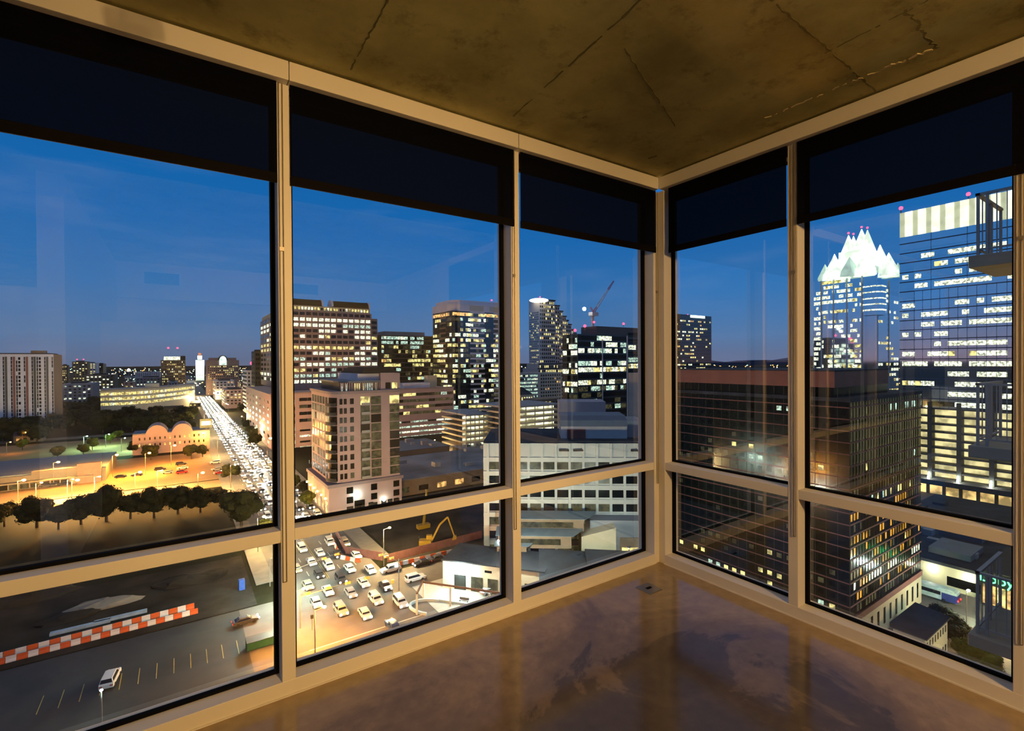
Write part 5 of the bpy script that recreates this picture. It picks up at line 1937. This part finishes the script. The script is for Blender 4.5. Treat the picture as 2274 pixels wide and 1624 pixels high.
def car_parts(kind, col, parent=None, lights='off', detail=True):
    """car pointing to +x, base at z=0"""
    m_ = CAR[col]
    L, Wd, Hh = {'sedan': (4.6, 1.8, 1.42), 'suv': (4.8, 1.9, 1.75), 'pickup': (5.5, 1.95, 1.8)}[kind]
    hb = .92 if kind == 'sedan' else 1.08
    body = [(-L / 2, .32), (L / 2, .32), (L / 2, .62), (L / 2 - .15, hb - .12), (L / 2 - 1.15, hb), (-L / 2 + .1, hb), (-L / 2, hb - .2)]
    if kind == 'sedan': cab = [(-L * .40, hb), (L * .22, hb), (L * .08, Hh), (-L * .24, Hh)]
    elif kind == 'suv': cab = [(-L * .47, hb), (L * .24, hb), (L * .12, Hh), (-L * .44, Hh)]
    else: cab = [(-L * .12, hb), (L * .26, hb), (L * .15, Hh), (-L * .09, Hh)]
    q_ = MB()
    q_.extr(body, 'y', -Wd / 2, Wd / 2, m_)
    n_ = len(q_.v)
    for a_, s_ in ((-1, 1), (1, 1)):
        for (x_, z_) in cab:
            q_.v.append((x_, a_ * (Wd / 2 - (.05 if z_ == hb else .22)), z_))
    k_ = q_.mi(m_)
    for i_ in range(4):
        j_ = (i_ + 1) % 4
        q_.f.append((n_ + i_, n_ + j_, n_ + 4 + j_, n_ + 4 + i_)); q_.m.append(k_)
    q_.f.append((n_ + 3, n_ + 2, n_ + 1, n_)); q_.m.append(k_)
    q_.f.append((n_ + 4, n_ + 5, n_ + 6, n_ + 7)); q_.m.append(k_)
    g_ = MB() if detail else q_
    for a_ in (-1, 1):
        c2 = [(x_ * .93 + (0), z_) for x_, z_ in cab]
        pts_ = []
        for (x_, z_) in c2:
            zz_ = z_ + (.05 if z_ == hb else -.10)
            pts_.append((x_, a_ * (Wd / 2 - (.045 if z_ == hb else .20)) * 1.01, zz_))
        g_.quad(pts_ if a_ < 0 else pts_[::-1], cglass)
    fx0, fx1 = cab[1][0], cab[2][0]
    g_.quad([(fx0 + .02, -Wd / 2 + .15, hb + .04), (fx0 + .02, Wd / 2 - .15, hb + .04), (fx1 + .03, Wd / 2 - .3, Hh - .08), (fx1 + .03, -Wd / 2 + .3, Hh - .08)], cglass)
    fx0, fx1 = cab[0][0], cab[3][0]
    g_.quad([(fx0 - .02, Wd / 2 - .15, hb + .04), (fx0 - .02, -Wd / 2 + .15, hb + .04), (fx1 - .03, -Wd / 2 + .3, Hh - .08), (fx1 - .03, Wd / 2 - .3, Hh - .08)], cglass)
    hm, tm = (headl if lights != 'off' else CAR['white']), (taill if lights != 'off' else CAR['red'])
    def wheel(mb_, sx_, sy_): mb_.tube((sx_ * L * .31, sy_ * (Wd / 2 - .2), .33), (sx_ * L * .31, sy_ * (Wd / 2 + .01), .33), .33, .33, tyre, 12)
    if not detail:
        for sx_ in (-1, 1):
            for sy_ in (-1, 1): wheel(q_, sx_, sy_)
        for sy_ in (-1, 1):
            r2 = .30 if lights == 'big' else .17
            q_.ball((L / 2 + .02, sy_ * Wd * .36, .68), r2, hm, 6, 4)
            q_.box(-L / 2 - .03, -L / 2 + .02, sy_ * Wd * .36 - .2, sy_ * Wd * .36 + .2, .66, .82, tm)
        return q_
    body_o = q_.build('body', parent, bevel=.05)
    g_.build('windows', parent)
    for sx_ in (-1, 1):
        for sy_ in (-1, 1):
            w_ = MB(); wheel(w_, sx_, sy_); w_.build('wheel', parent)
    for sy_ in (-1, 1):
        w_ = MB(); w_.ball((L / 2 + .0, sy_ * Wd * .36, .68), .21, hm, 8, 6); w_.build('headlight', parent)
        w_ = MB(); w_.box(-L / 2 - .03, -L / 2 + .02, sy_ * Wd * .36 - .2, sy_ * Wd * .36 + .2, .66, .82, tm); w_.build('tail_light', parent)


def car(p_, ang_, kind, col, label, lights='off', group=None, z=None):
    r_ = empty('car' if kind != 'pickup' else 'pickup_truck', (p_.x, p_.y, (GZ if z is None else z) + .06), ang_)
    tag(r_, label, 'car' if kind != 'pickup' else 'truck', group)
    car_parts(kind, col, r_, lights)
    return r_


car(G(868, 1270), math.pi, 'suv', 'silver', 'silver car with lit headlights waiting by the orange barriers', 'on')
car(G(938, 1256), math.pi, 'sedan', 'black', 'black car with lit headlights behind the silver one', 'on')
car(G(968, 1246), math.pi, 'sedan', 'dark', 'third car with lit headlights in the queue by the barriers', 'on')
car(G(922, 1290), 0, 'suv', 'white', 'white car on the near side of the cross street by the plaza')
car(G(245, 1516), math.radians(82), 'suv', 'white', 'white car parked beside the near white lamp at the lower left')
car(G(872, 1396), math.pi * .5, 'sedan', 'blue', 'dark blue car just above the sill beside the avenue')
car(G(1088, 1318), 0, 'sedan', 'silver', 'silver car at the edge of the bright plaza')
# moving car with red tail lights on the near cross street
car(G(545, 1385), math.pi * .02, 'sedan', 'dark', 'dark car with red tail lights on the empty cross street', 'on')
# parked cars in the orange lot
lots = [(298, 1076, 'red', 'sedan'), (325, 1048, 'beige', 'suv')]
CARS = [((90, 1075), 'black', 'suv', 'black car parked below the strip, leftmost'), ((103, 1081), 'dark', 'sedan', 'dark car in the nearest row of the lot, left'),
        ((122, 1080), 'dark', 'sedan', 'dark car in the nearest row of the lot, second'), ((142, 1078), 'black', 'sedan', 'black car in the nearest row of the lot, third'),
        ((148, 1066), 'beige', 'suv', 'beige car parked close to the shopping strip'), ((196, 1071), 'white', 'suv', 'white car under the shopping strip tower'),
        ((218, 1065), 'black', 'sedan', 'black car right of the white one in the lot'), ((268, 1061), 'black', 'sedan', 'black car alone in the middle lot'),
        ((304, 1057), 'dark', 'sedan', 'dark car in the middle of the orange lot'), ((356, 1045), 'black', 'suv', 'black car near the oak top in the orange lot'),
        ((372, 1052), 'silver', 'sedan', 'silver car just behind the dark car, middle of the lot'), ((402, 1033), 'dark', 'suv', 'dark car at the back of the orange lot'),
        ((406, 1042), 'white', 'sedan', 'white car in front of the back row of the lot'), ((404, 1052), 'red', 'suv', 'red car by the oak crown in the orange lot'),
        ((478, 1030), 'white', 'suv', 'white car near the avenue in the lot'), ((482, 1045), 'silver', 'sedan', 'silver car near the avenue in the lot'), ((488, 1053), 'red', 'sedan', 'red car nearest the avenue in the lot')]
for (u, v), col, kd, lab in CARS:
    car(G(u, v), R_.choice((0, math.pi)) + R_.uniform(-.05, .05), kd, col, lab)
# dense oncoming traffic on the avenue
protos = []
for kd, col in (('sedan', 'white'), ('suv', 'silver'), ('sedan', 'dark'), ('suv', 'white'), ('sedan', 'silver')):
    protos.append(car_parts(kd, col, None, 'big', False))
pm = []
for q in protos:
    o = q.build('car')
    pm.append(o)
used = [False] * 5
lanes = [24.0, 27.6, 31.2, 35.0, 38.6]
for li, lx in enumerate(lanes):
    y = 152 + li * 3.1
    while y < 900:
        k = R_.randrange(5)
        if not used[k]:
            o = pm[k]; used[k] = True
        else:
            o = pm[k].copy(); COL.objects.link(o)
        o.location = (lx + R_.uniform(-.3, .3), y, GZ + .08)
        o.rotation_euler = (0, 0, -math.pi / 2 + R_.uniform(-.02, .02))
        tag(o, 'car with blazing white headlights packed in the oncoming traffic of the long avenue', 'car', 'oncoming cars on the avenue')
        y += R_.uniform(8.5, 13.5) + max(0, y - 300) * .02
# the nearest cars, at the mouth of the avenue
for li, lx in enumerate(lanes):
    y = 99 + (li * 4.7) % 9
    while y < 147:
        if not (lx < 26 and y < 104):
            car(Vector((lx + R_.uniform(-.3, .3), y, 0)), -math.pi / 2 + R_.uniform(-.03, .03), R_.choice(('sedan', 'suv', 'sedan')), R_.choice(('white', 'silver', 'dark', 'beige', 'white')),
                'oncoming car with lit headlights among those nearest to the window at the avenue mouth', 'on', 'oncoming cars at the avenue mouth')
        y += R_.uniform(8.0, 11.5)
# light thrown down the oncoming lanes by the headlights
for k in range(15):
    y = 178 + k * 30
    o = lamp('SPOT', (32, y, GZ + 3.2), 34000 * (1 + k * .08), (1, .90, .70), .8, 'headlight_beam', None, (math.radians(52), 0, math.pi), math.radians(95), .6)

# bus on the right street
p = G(2108, 1338, GR)
r = empty('city_bus', (160.4, 37.6, GR + .06), 0); tag(r, 'long city bus with a blue and red rear and glowing red lights, lower right', 'bus')
bw = mat('pale_blue_bus_side', (.45, .60, .62), .4); bb_ = mat('dark_blue_bus_paint', (.03, .05, .22), .4); br = mat('red_bus_panel', (.45, .02, .05), .4)
b = MB(); b.box(-1.3, 1.3, 0, 12, .4, 3.1, bw); b.build('body', r, bevel=.12)
b = MB(); b.box(-1.32, 1.32, -.04, 3.0, .5, 2.4, bb_); b.build('rear_panel', r)
b = MB(); b.box(-1.0, 1.0, -.08, -.02, .7, 1.6, br); b.build('engine_cover', r)
b = MB(); b.box(-1.34, -1.30, 3.2, 11.5, 1.6, 2.5, cglass); b.build('side_windows', r)
for sx in (-1.05, 1.05):
    b = MB(); b.ball((sx, -.1, 1.2), .22, taill, 8, 6); b.build('tail_light', r)
for sy in (2.6, 9.4):
    for sx in (-1, 1):
        b = MB(); b.tube((sx * 1.05, sy, .45), (sx * 1.32, sy, .45), .45, .45, tyre, 12); b.build('wheel', r)
b = MB(); b.box(-1.1, 1.1, .6, 11.6, 3.1, 3.4, bw); b.build('roof_pod', r)

# ------------------------------------------------------------------ barriers, excavator, site things
bor = mat('orange_barrier_plastic', (.55, .10, .02), .6, noise=.05); bwh = mat('white_barrier_plastic', (.62, .62, .62), .6, noise=.05)
gB = 'water-filled street barriers'


def barrier_row(p0, p1, n, label, group, h=1.0):
    dv = (p1 - p0); ang_ = math.atan2(dv.y, dv.x); L_ = dv.length / n
    pro = {}
    for i_ in range(n):
        m_ = bor if i_ % 2 else bwh
        q_ = p0 + dv * ((i_ + .5) / n)
        if m_ not in pro:
            t_ = MB(); t_.extr([(-.30, 0), (.30, 0), (.30, .2), (.12, .55), (.10, h), (-.10, h), (-.12, .55), (-.30, .2)], 'x', -L_ * .48, L_ * .48, m_)
            o_ = t_.build('traffic_barrier'); pro[m_] = o_
        else:
            o_ = pro[m_].copy(); COL.objects.link(o_)
        o_.location = (q_.x, q_.y, GZ + .06)
        o_.rotation_euler = (0, 0, ang_)
        tag(o_, ('orange' if m_ is bor else 'white') + ' barrier ' + label, 'barrier', group + (' orange' if m_ is bor else ' white'))


barrier_row(G(-40, 1487), G(440, 1362), 22, 'in the front row along the dark construction site at the lower left', 'front row of barriers lower left')
barrier_row(G(-20, 1470), G(432, 1354) + Vector((0, .6, 0)), 20, 'in the row behind along the dark construction site at the lower left', 'rear row of barriers lower left', 1.1)
barrier_row(G(735, 1192), G(756, 1240), 8, 'lining the avenue beside the pit', 'barriers between avenue and pit')
barrier_row(G(757, 1242), G(800, 1250), 4, 'at the corner of the pit', 'barriers at the pit corner')
barrier_row(G(868, 1262), G(1014, 1226), 12, 'behind the queue of cars by the pit', 'barriers behind the car queue')
# pit fence
b = MB()
fp0, fp1 = G(745, 1188), G(765, 1236)
fence = mat('dusty_red_fence_screen', (.14, .06, .05), .9)
for a, c in ((G(745, 1186), G(768, 1232)), (G(768, 1232), G(850, 1246)), (G(860, 1250), G(1070, 1195))):
    dv = c - a
    nn = Vector((-dv.y, dv.x, 0)).normalized() * .04
    b.prism([(a.x - nn.x, a.y - nn.y), (c.x - nn.x, c.y - nn.y), (c.x + nn.x, c.y + nn.y), (a.x + nn.x, a.y + nn.y)], GZ + .02, GZ + 2.2, fence)
tag(b.build('site_fence'), 'dusty red screened fence around the construction pit', 'fence')
# excavator
yel = mat('yellow_machine_paint', (.16, .10, .006), .5, noise=.15, scale=1)
p = G(950, 1216)
r = empty('excavator', (p.x, p.y, GZ + .03), math.radians(-28)); tag(r, 'yellow excavator with its boom raised in the dark construction pit', 'excavator')
for sy in (-1.2, 1.2):
    b = MB(); b.extr([(-2, .1), (2, .1), (2.3, .5), (2, .9), (-2, .9), (-2.3, .5)], 'y', sy - .3, sy + .3, tyre); b.build('track', r)
b = MB(); b.box(-2.4, 1.0, -1.3, 1.3, 1.0, 2.2, yel); b.build('house', r, bevel=.1)
b = MB(); b.box(-.4, 1.2, .1, 1.3, 1.3, 3.2, yel); b.box(-.3, 1.25, .2, 1.2, 2.0, 3.0, cglass); b.build('cab', r)


def beam(p0, p1, w0, w1, m_, name, par):
    q_ = MB(); q_.tube(p0, p1, w0, w1, m_, 4); return q_.build(name, par)


beam((1, -.4, 1.8), (3.4, -.4, 6.4), .35, .30, yel, 'boom', r)
beam((3.4, -.4, 6.4), (5.6, -.4, 8.4), .30, .25, yel, 'boom_tip', r)
beam((5.6, -.4, 8.4), (7.4, -.4, 3.0), .28, .20, yel, 'stick', r)
b = MB(); b.extr([(6.8, 2.0), (8.0, 2.2), (8.0, 3.1), (7.3, 3.2)], 'y', -.9, .1, yel); b.build('bucket', r)
beam((-2.2, .6, 2.2), (-2.6, .6, 3.0), .1, .1, black, 'exhaust', r)
p = G(925, 1188)
r = empty('drill_rig', (p.x + 4, p.y + 4, GZ + .03)); tag(r, 'dim yellow drill mast standing behind the excavator', 'drill rig')
b = MB(); b.tube((0, 0, 0), (1.2, 0, 12), .45, .3, yel, 4); b.build('mast', r)
b = MB(); b.box(-2, 2, -1, 1, .1, 1.4, yel); b.build('base', r, bevel=.1)
# spoil heaps and trailers at the left construction strip
rr = random.Random(9)
for i, (u, v, s, lab) in enumerate(((230, 1345, 5, 'pale spoil heap in the dark site at the lower left'), (60, 1330, 7, 'broad dark dirt heap at the far left of the site'), (420, 1290, 6, 'dark dirt heap under the left transom'), (150, 1375, 4, 'low mound behind the barriers'))):
    p = G(u, v)
    b = MB(); b.ball((0, 0, 0), s, dirt if i else walk, 14, 8, sx=1.3, sy=.6, sz=.22, rough=.15, rnd=rr)
    o = b.build('dirt_heap', loc=(p.x, p.y, GZ + .1)); tag(o, lab, 'dirt heap')
for (u, v, L, lab) in ((178, 1402, 9, 'long pale blue sheet stack behind the barriers, left'), (268, 1378, 8.5, 'long pale blue sheet stack behind the barriers, right')):
    p = G(u, v)
    b = MB(); b.box(-L / 2, L / 2, -.5, .5, 0, .5, mat('pale_blue_sheeting', (.28, .38, .50), .6)); tag(b.build('sheet_stack', loc=(p.x, p.y + 1, GZ + .1)), lab, 'stack')
p = G(537, 1310)
b = MB(); b.box(-.6, .6, -.6, .6, 0, 2.3, mat('blue_plastic', (.02, .08, .35), .6)); tag(b.build('portable_toilet', loc=(p.x, p.y, GZ + .08), bevel=.06), 'blue portable toilet at the corner of the dark site', 'toilet')
p = G(582, 1434)
r = empty('dumpster', (p.x, p.y, GZ + .05)); tag(r, 'green dumpster on the near cross street beside the left mullion', 'dumpster')
b = MB(); b.extr([(-1.1, .2), (1.1, .2), (1.3, 1.6), (-1.3, 1.6)], 'x', -2.6, 2.6, mat('green_dumpster_paint', (.02, .12, .05), .6)); b.build('bin', r)
b = MB(); b.box(-2.6, 2.6, -1.3, 1.3, 1.6, 1.68, black); b.build('lid', r)
p = G(610, 1300)
street_lamp(p.x - 1, p.y, 6.5, 260, 'y', 'dim lamp on the corner of the dark site left of the mullion')

# ------------------------------------------------------------------ trees
def tree_mesh(seed, H, Rr, lm, kind='round'):
    rr_ = random.Random(seed)
    c_ = MB()
    cl = []
    for i_ in range(15):
        a_ = rr_.uniform(0, 6.283); q_ = Rr * .55 * math.sqrt(rr_.random())
        cl.append((q_ * math.cos(a_), q_ * math.sin(a_), H * rr_.uniform(.34, .80), Rr * rr_.uniform(.34, .52)))
    for (x_, y_, z_, r__) in cl:
        c_.ball((x_, y_, z_), r__ * .86, lm, 9, 6, sz=.8, rough=.14, rnd=rr_)
        for j_ in range(150):
            ph, th = math.acos(rr_.uniform(-.7, 1)), rr_.uniform(0, 6.283)
            n_ = Vector((math.sin(ph) * math.cos(th), math.sin(ph) * math.sin(th), math.cos(ph) * .85))
            p_ = Vector((x_, y_, z_)) + n_ * r__ * rr_.uniform(.82, 1.12)
            s_ = rr_.uniform(.10, .26) * (Rr / 4) ** .5 * 1.5
            t1_ = n_.orthogonal().normalized(); t1_.rotate(Matrix.Rotation(rr_.uniform(0, 6.28), 3, n_) if n_.length else Matrix())
            t2_ = n_.cross(t1_) + n_ * rr_.uniform(-.6, .6)
            c_.quad([p_ - t1_ * s_, p_ + t2_ * s_, p_ + t1_ * s_], lm)
    t_ = MB()
    t_.tube((0, 0, 0), (0, 0, H * .5), Rr * .07, Rr * .04, bark, 8)
    for (x_, y_, z_, r__) in cl[:5]: t_.tube((0, 0, H * .35), (x_, y_, z_), Rr * .035, Rr * .012, bark, 5)
    return c_, t_


TP = []
for sd, H_, Rr_, lm in ((1, 9.5, 5.4, leaf), (2, 8.2, 4.4, leaf), (3, 11, 6.2, leaf), (4, 6.5, 3.4, leaf2)):
    c_, t_ = tree_mesh(sd, H_, Rr_, lm)
    r = empty('tree', (0, 0, -500))
    c_.build('crown', r); t_.build('trunk', r)
    TP.append((r, H_))
first = [True] * 4


def tree(p_, k_, s_, label, group=None, z=None):
    r_ = TP[k_][0]
    if not first[k_]: r_ = copy_tree(TP[k_][0])
    first[k_] = False
    r_.location = (p_.x, p_.y, GZ if z is None else z)
    r_.rotation_euler = (0, 0, R_.uniform(0, 6.28))
    r_.scale = (s_, s_, s_ * R_.uniform(.9, 1.1))
    tag(r_, label, 'tree', group)
    return r_


gT = 'dark oaks before the orange lot'
for u, v, k, s, lab in ((10, 1170, 1, 1.0, 'low bright-edged tree at the far left of the oak row'), (82, 1172, 0, 1.05, 'pointed oak left of the mirrored pillar'), (130, 1176, 1, 1.0, 'small oak in the left half of the row'),
                        (180, 1165, 0, 1.0, 'oak in front of the white-lit side street'), (236, 1158, 2, 1.0, 'broad dark oak left of centre in the row'), (290, 1152, 0, .95, 'oak right of the broad dark one'),
                        (342, 1150, 0, 1.0, 'oak in the middle of the right group'), (395, 1142, 2, .95, 'tallest dark oak over the orange lot'), (445, 1138, 0, .9, 'oak between the tallest one and the avenue'),
                        (490, 1128, 1, .9, 'small oak just left of the avenue oak'), (536, 1172, 2, 1.08, 'large round oak beside the avenue left of the mullion')):
    tree(G(u, v), k, s * 1.06, lab, gT)
tree(G(512, 1070), 1, 1.0, 'leafy tree at the lot corner beside the traffic')
tree(G(588, 1195), 3, .9, 'small yellow-lit tree at the foot of the avenue oak')
tree(G(655, 1090), 3, 1.0, 'small street tree left of the condo podium')
tree(G(682, 1130), 3, 1.0, 'yellow-lit street tree before the condo podium')
tree(G(672, 1100), 1, .7, 'dark street tree beside the condo podium')
tree(G(450, 1015), 1, .9, 'tree lit orange in front of the pink gabled building')
tree(G(425, 1020), 1, 1.0, 'dark tree in front of the pink gabled building')
tree(G(335, 1022), 0, .9, 'dark round tree left of the pink gabled building')
tree(G(300, 1010), 2, .8, 'dark tree at the corner of the green-lit lot')
for u, v, k in ((185, 1012, 3), (205, 1000, 3), (128, 1020, 3), (245, 985, 3), (262, 978, 3)):
    tree(G(u, v), k, 1.1, 'small bright green lit tree in the back parking lot', 'green-lit trees of the back lot')
tree(G(50, 1000), 3, 1.1, 'small yellow-lit tree at the far left behind the strip')
rr = random.Random(12)
TPOS = []
n = 0
for _try in range(1500):
    if n >= 230: break
    u = rr.uniform(-40, 470); v = rr.uniform(898, 985)
    if u > 250 and v > 960: continue
    if u < 120 and v < 930: continue
    if 100 < u < 300 and v > 962: continue
    p = G(u, v)
    if p.x > AV0 - 10: continue
    if any(a_ - 6 < p.x < b_ + 6 and c_ - 6 < p.y < d_ + 6 for a_, b_, c_, d_ in RECTS): continue
    if any((p.x - q_[0]) ** 2 + (p.y - q_[1]) ** 2 < 95 for q_ in TPOS): continue
    TPOS.append((p.x, p.y))
    tree(p, rr.choice((0, 1, 2)), rr.uniform(1.0, 1.45), 'dark tree in the wooded neighbourhood left of the avenue', 'trees of the dark neighbourhood')
    n += 1
for u, v in ((552, 935), (548, 955), (560, 975), (568, 990), (536, 915), (528, 900), (520, 885), (545, 945), (555, 965)):
    tree(G(u, v), rr.choice((0, 1)), rr.uniform(.7, .95), 'dark street tree on the right side of the avenue', 'street trees right of the avenue')
for u, v, s in ((2105, 1420, .8), (2130, 1440, .75), (2095, 1400, .7)):
    tree(G(u, v, GR), 1, s, 'dark green tree beside the beige stone hall', 'trees by the stone hall', z=GR)
for u, v, s in ((2165, 1480, .8), (2195, 1500, .8), (2140, 1475, .8)):
    tree(G(u, v, GR), 3, s, 'yellow-green lit street tree at the bottom right', 'lit street trees at the bottom right', z=GR)

# houses and house lights among the trees
hw = mat('house_wall', (.16, .14, .12), .9)
for u, v in ((150, 935), (105, 950), (205, 945), (250, 935), (340, 905), (365, 918), (410, 905), (300, 945), (175, 905), (60, 930), (20, 945), (30, 985)):
    p = G(u, v)
    B = Bld('house', 'low dark house half hidden among the trees of the dark neighbourhood', 'house', (p.x, p.y), 0, rr.uniform(10, 18), 9, 'houses among the dark trees')
    B.body(0, 4.5, hw)
    q = MB(); q.extr([(-.4, 4.5), (9.4, 4.5), (4.5, 7.2)][::-1], 'x', -.4, B.W + .4, bluegrey if rr.random() < .4 else darkroof); q.build('roof', B.root)
    B.windows('S', .5, B.W - .5, 1, 3.4, 4, 1, .5, .7, {'k': 5, 'Y': 1.5, 'O': 1}, pr=.08)
    B.finish()
for i, (u, v, kd) in enumerate(((190, 940, 'y'), (215, 938, 'y'), (125, 910, 'o'), (140, 925, 'o'), (393, 926, 'y'), (25, 922, 'y'), (50, 985, 'o'), (90, 962, 'o'), (98, 957, 'y'), (350, 1000, 'o'), (15, 1010, 'o'))):
    p = G(u, v)
    street_lamp(p.x, p.y, 7, 2600, kd, 'small lamp glowing between the dark trees of the neighbourhood', 'lamps among the dark trees')

# the far city: blocks under the skyline and a scatter of lights
rr = random.Random(21)
for i in range(60):
    dd_ = rr.uniform(650, 2200)
    u = rr.uniform(-60, 640) if i < 34 else rr.uniform(1100, 1800)
    p = at(u, 812, dd_)
    if abs(p.x - 30) < 45: continue
    hh = rr.uniform(8, 24)
    if any(a_ - 62 < p.x < b_ + 3 and c_ - 32 < p.y < d_ + 3 for a_, b_, c_, d_ in RECTS): continue
    B = Bld('far_block', 'low anonymous block with a few lit windows in the far city', 'building', (p.x, p.y), 0, rr.uniform(20, 60), rr.uniform(15, 30), 'low blocks of the far city')
    B.body(0, hh, rr.choice((tan, greyc, darkwall, granite)))
    B.windows('S', 1, B.W - 1, 2, hh - 1, max(3, int(B.W / 6)), max(2, int(hh / 4.5)), .4, .4, {'k': 5, 'W': 1, 'Y': 1.5}, .4, pr=.3)
    B.finish(far=True)
b = MB()
fl_ = [mat('far_light_warm', (1, .7, .3), emit=(1, .70, .32), es=5, noise=0), mat('far_light_white', (1, 1, .9), emit=(1, .98, .85), es=5, noise=0), mat('far_light_amber', (1, .5, .2), emit=(1, .42, .10), es=4, noise=0), mat('far_light_green', (.5, 1, .7), emit=(.5, 1, .75), es=4, noise=0)]
for i in range(1500):
    dd_ = 600 * math.exp(rr.uniform(0, 2.0))
    u = rr.uniform(-40, 700) if rr.random() < .5 else rr.uniform(1050, 2100)
    p = at(u, 812, dd_)
    s = dd_ * .00055 * rr.uniform(.5, 1.4)
    if any(a_ - 3 < p.x < b_ + 3 and c_ - 3 < p.y < d_ + 3 for a_, b_, c_, d_ in RECTS): continue
    z = GZ + rr.uniform(4, 16)
    b.box(p.x - s, p.x + s, p.y - s, p.y + s, z - s, z + s, rr.choice(fl_))
tag(b.build('city_lights'), 'scatter of tiny warm and white lights across the far city to the horizon', 'city lights', kind='stuff')
# low blue ridge on the horizon
b = MB()
rd = mat('distant_blue_ridge', (.05, .07, .12), .9)
pts = [at(u, 812, 5200) for u in range(1380, 2300, 40)]
for i in range(len(pts) - 1):
    h0 = GZ + 60 + 22 * math.sin(i * .7) + 14 * math.sin(i * 1.9); h1 = GZ + 60 + 22 * math.sin((i + 1) * .7) + 14 * math.sin((i + 1) * 1.9)
    a, c = pts[i], pts[i + 1]
    b.prism([(a.x, a.y), (c.x, c.y), (c.x + 300, c.y + 300), (a.x + 300, a.y + 300)], GZ, h0, rd, ztop=[h0, h1, h1, h0])
struct(b, 'hills')
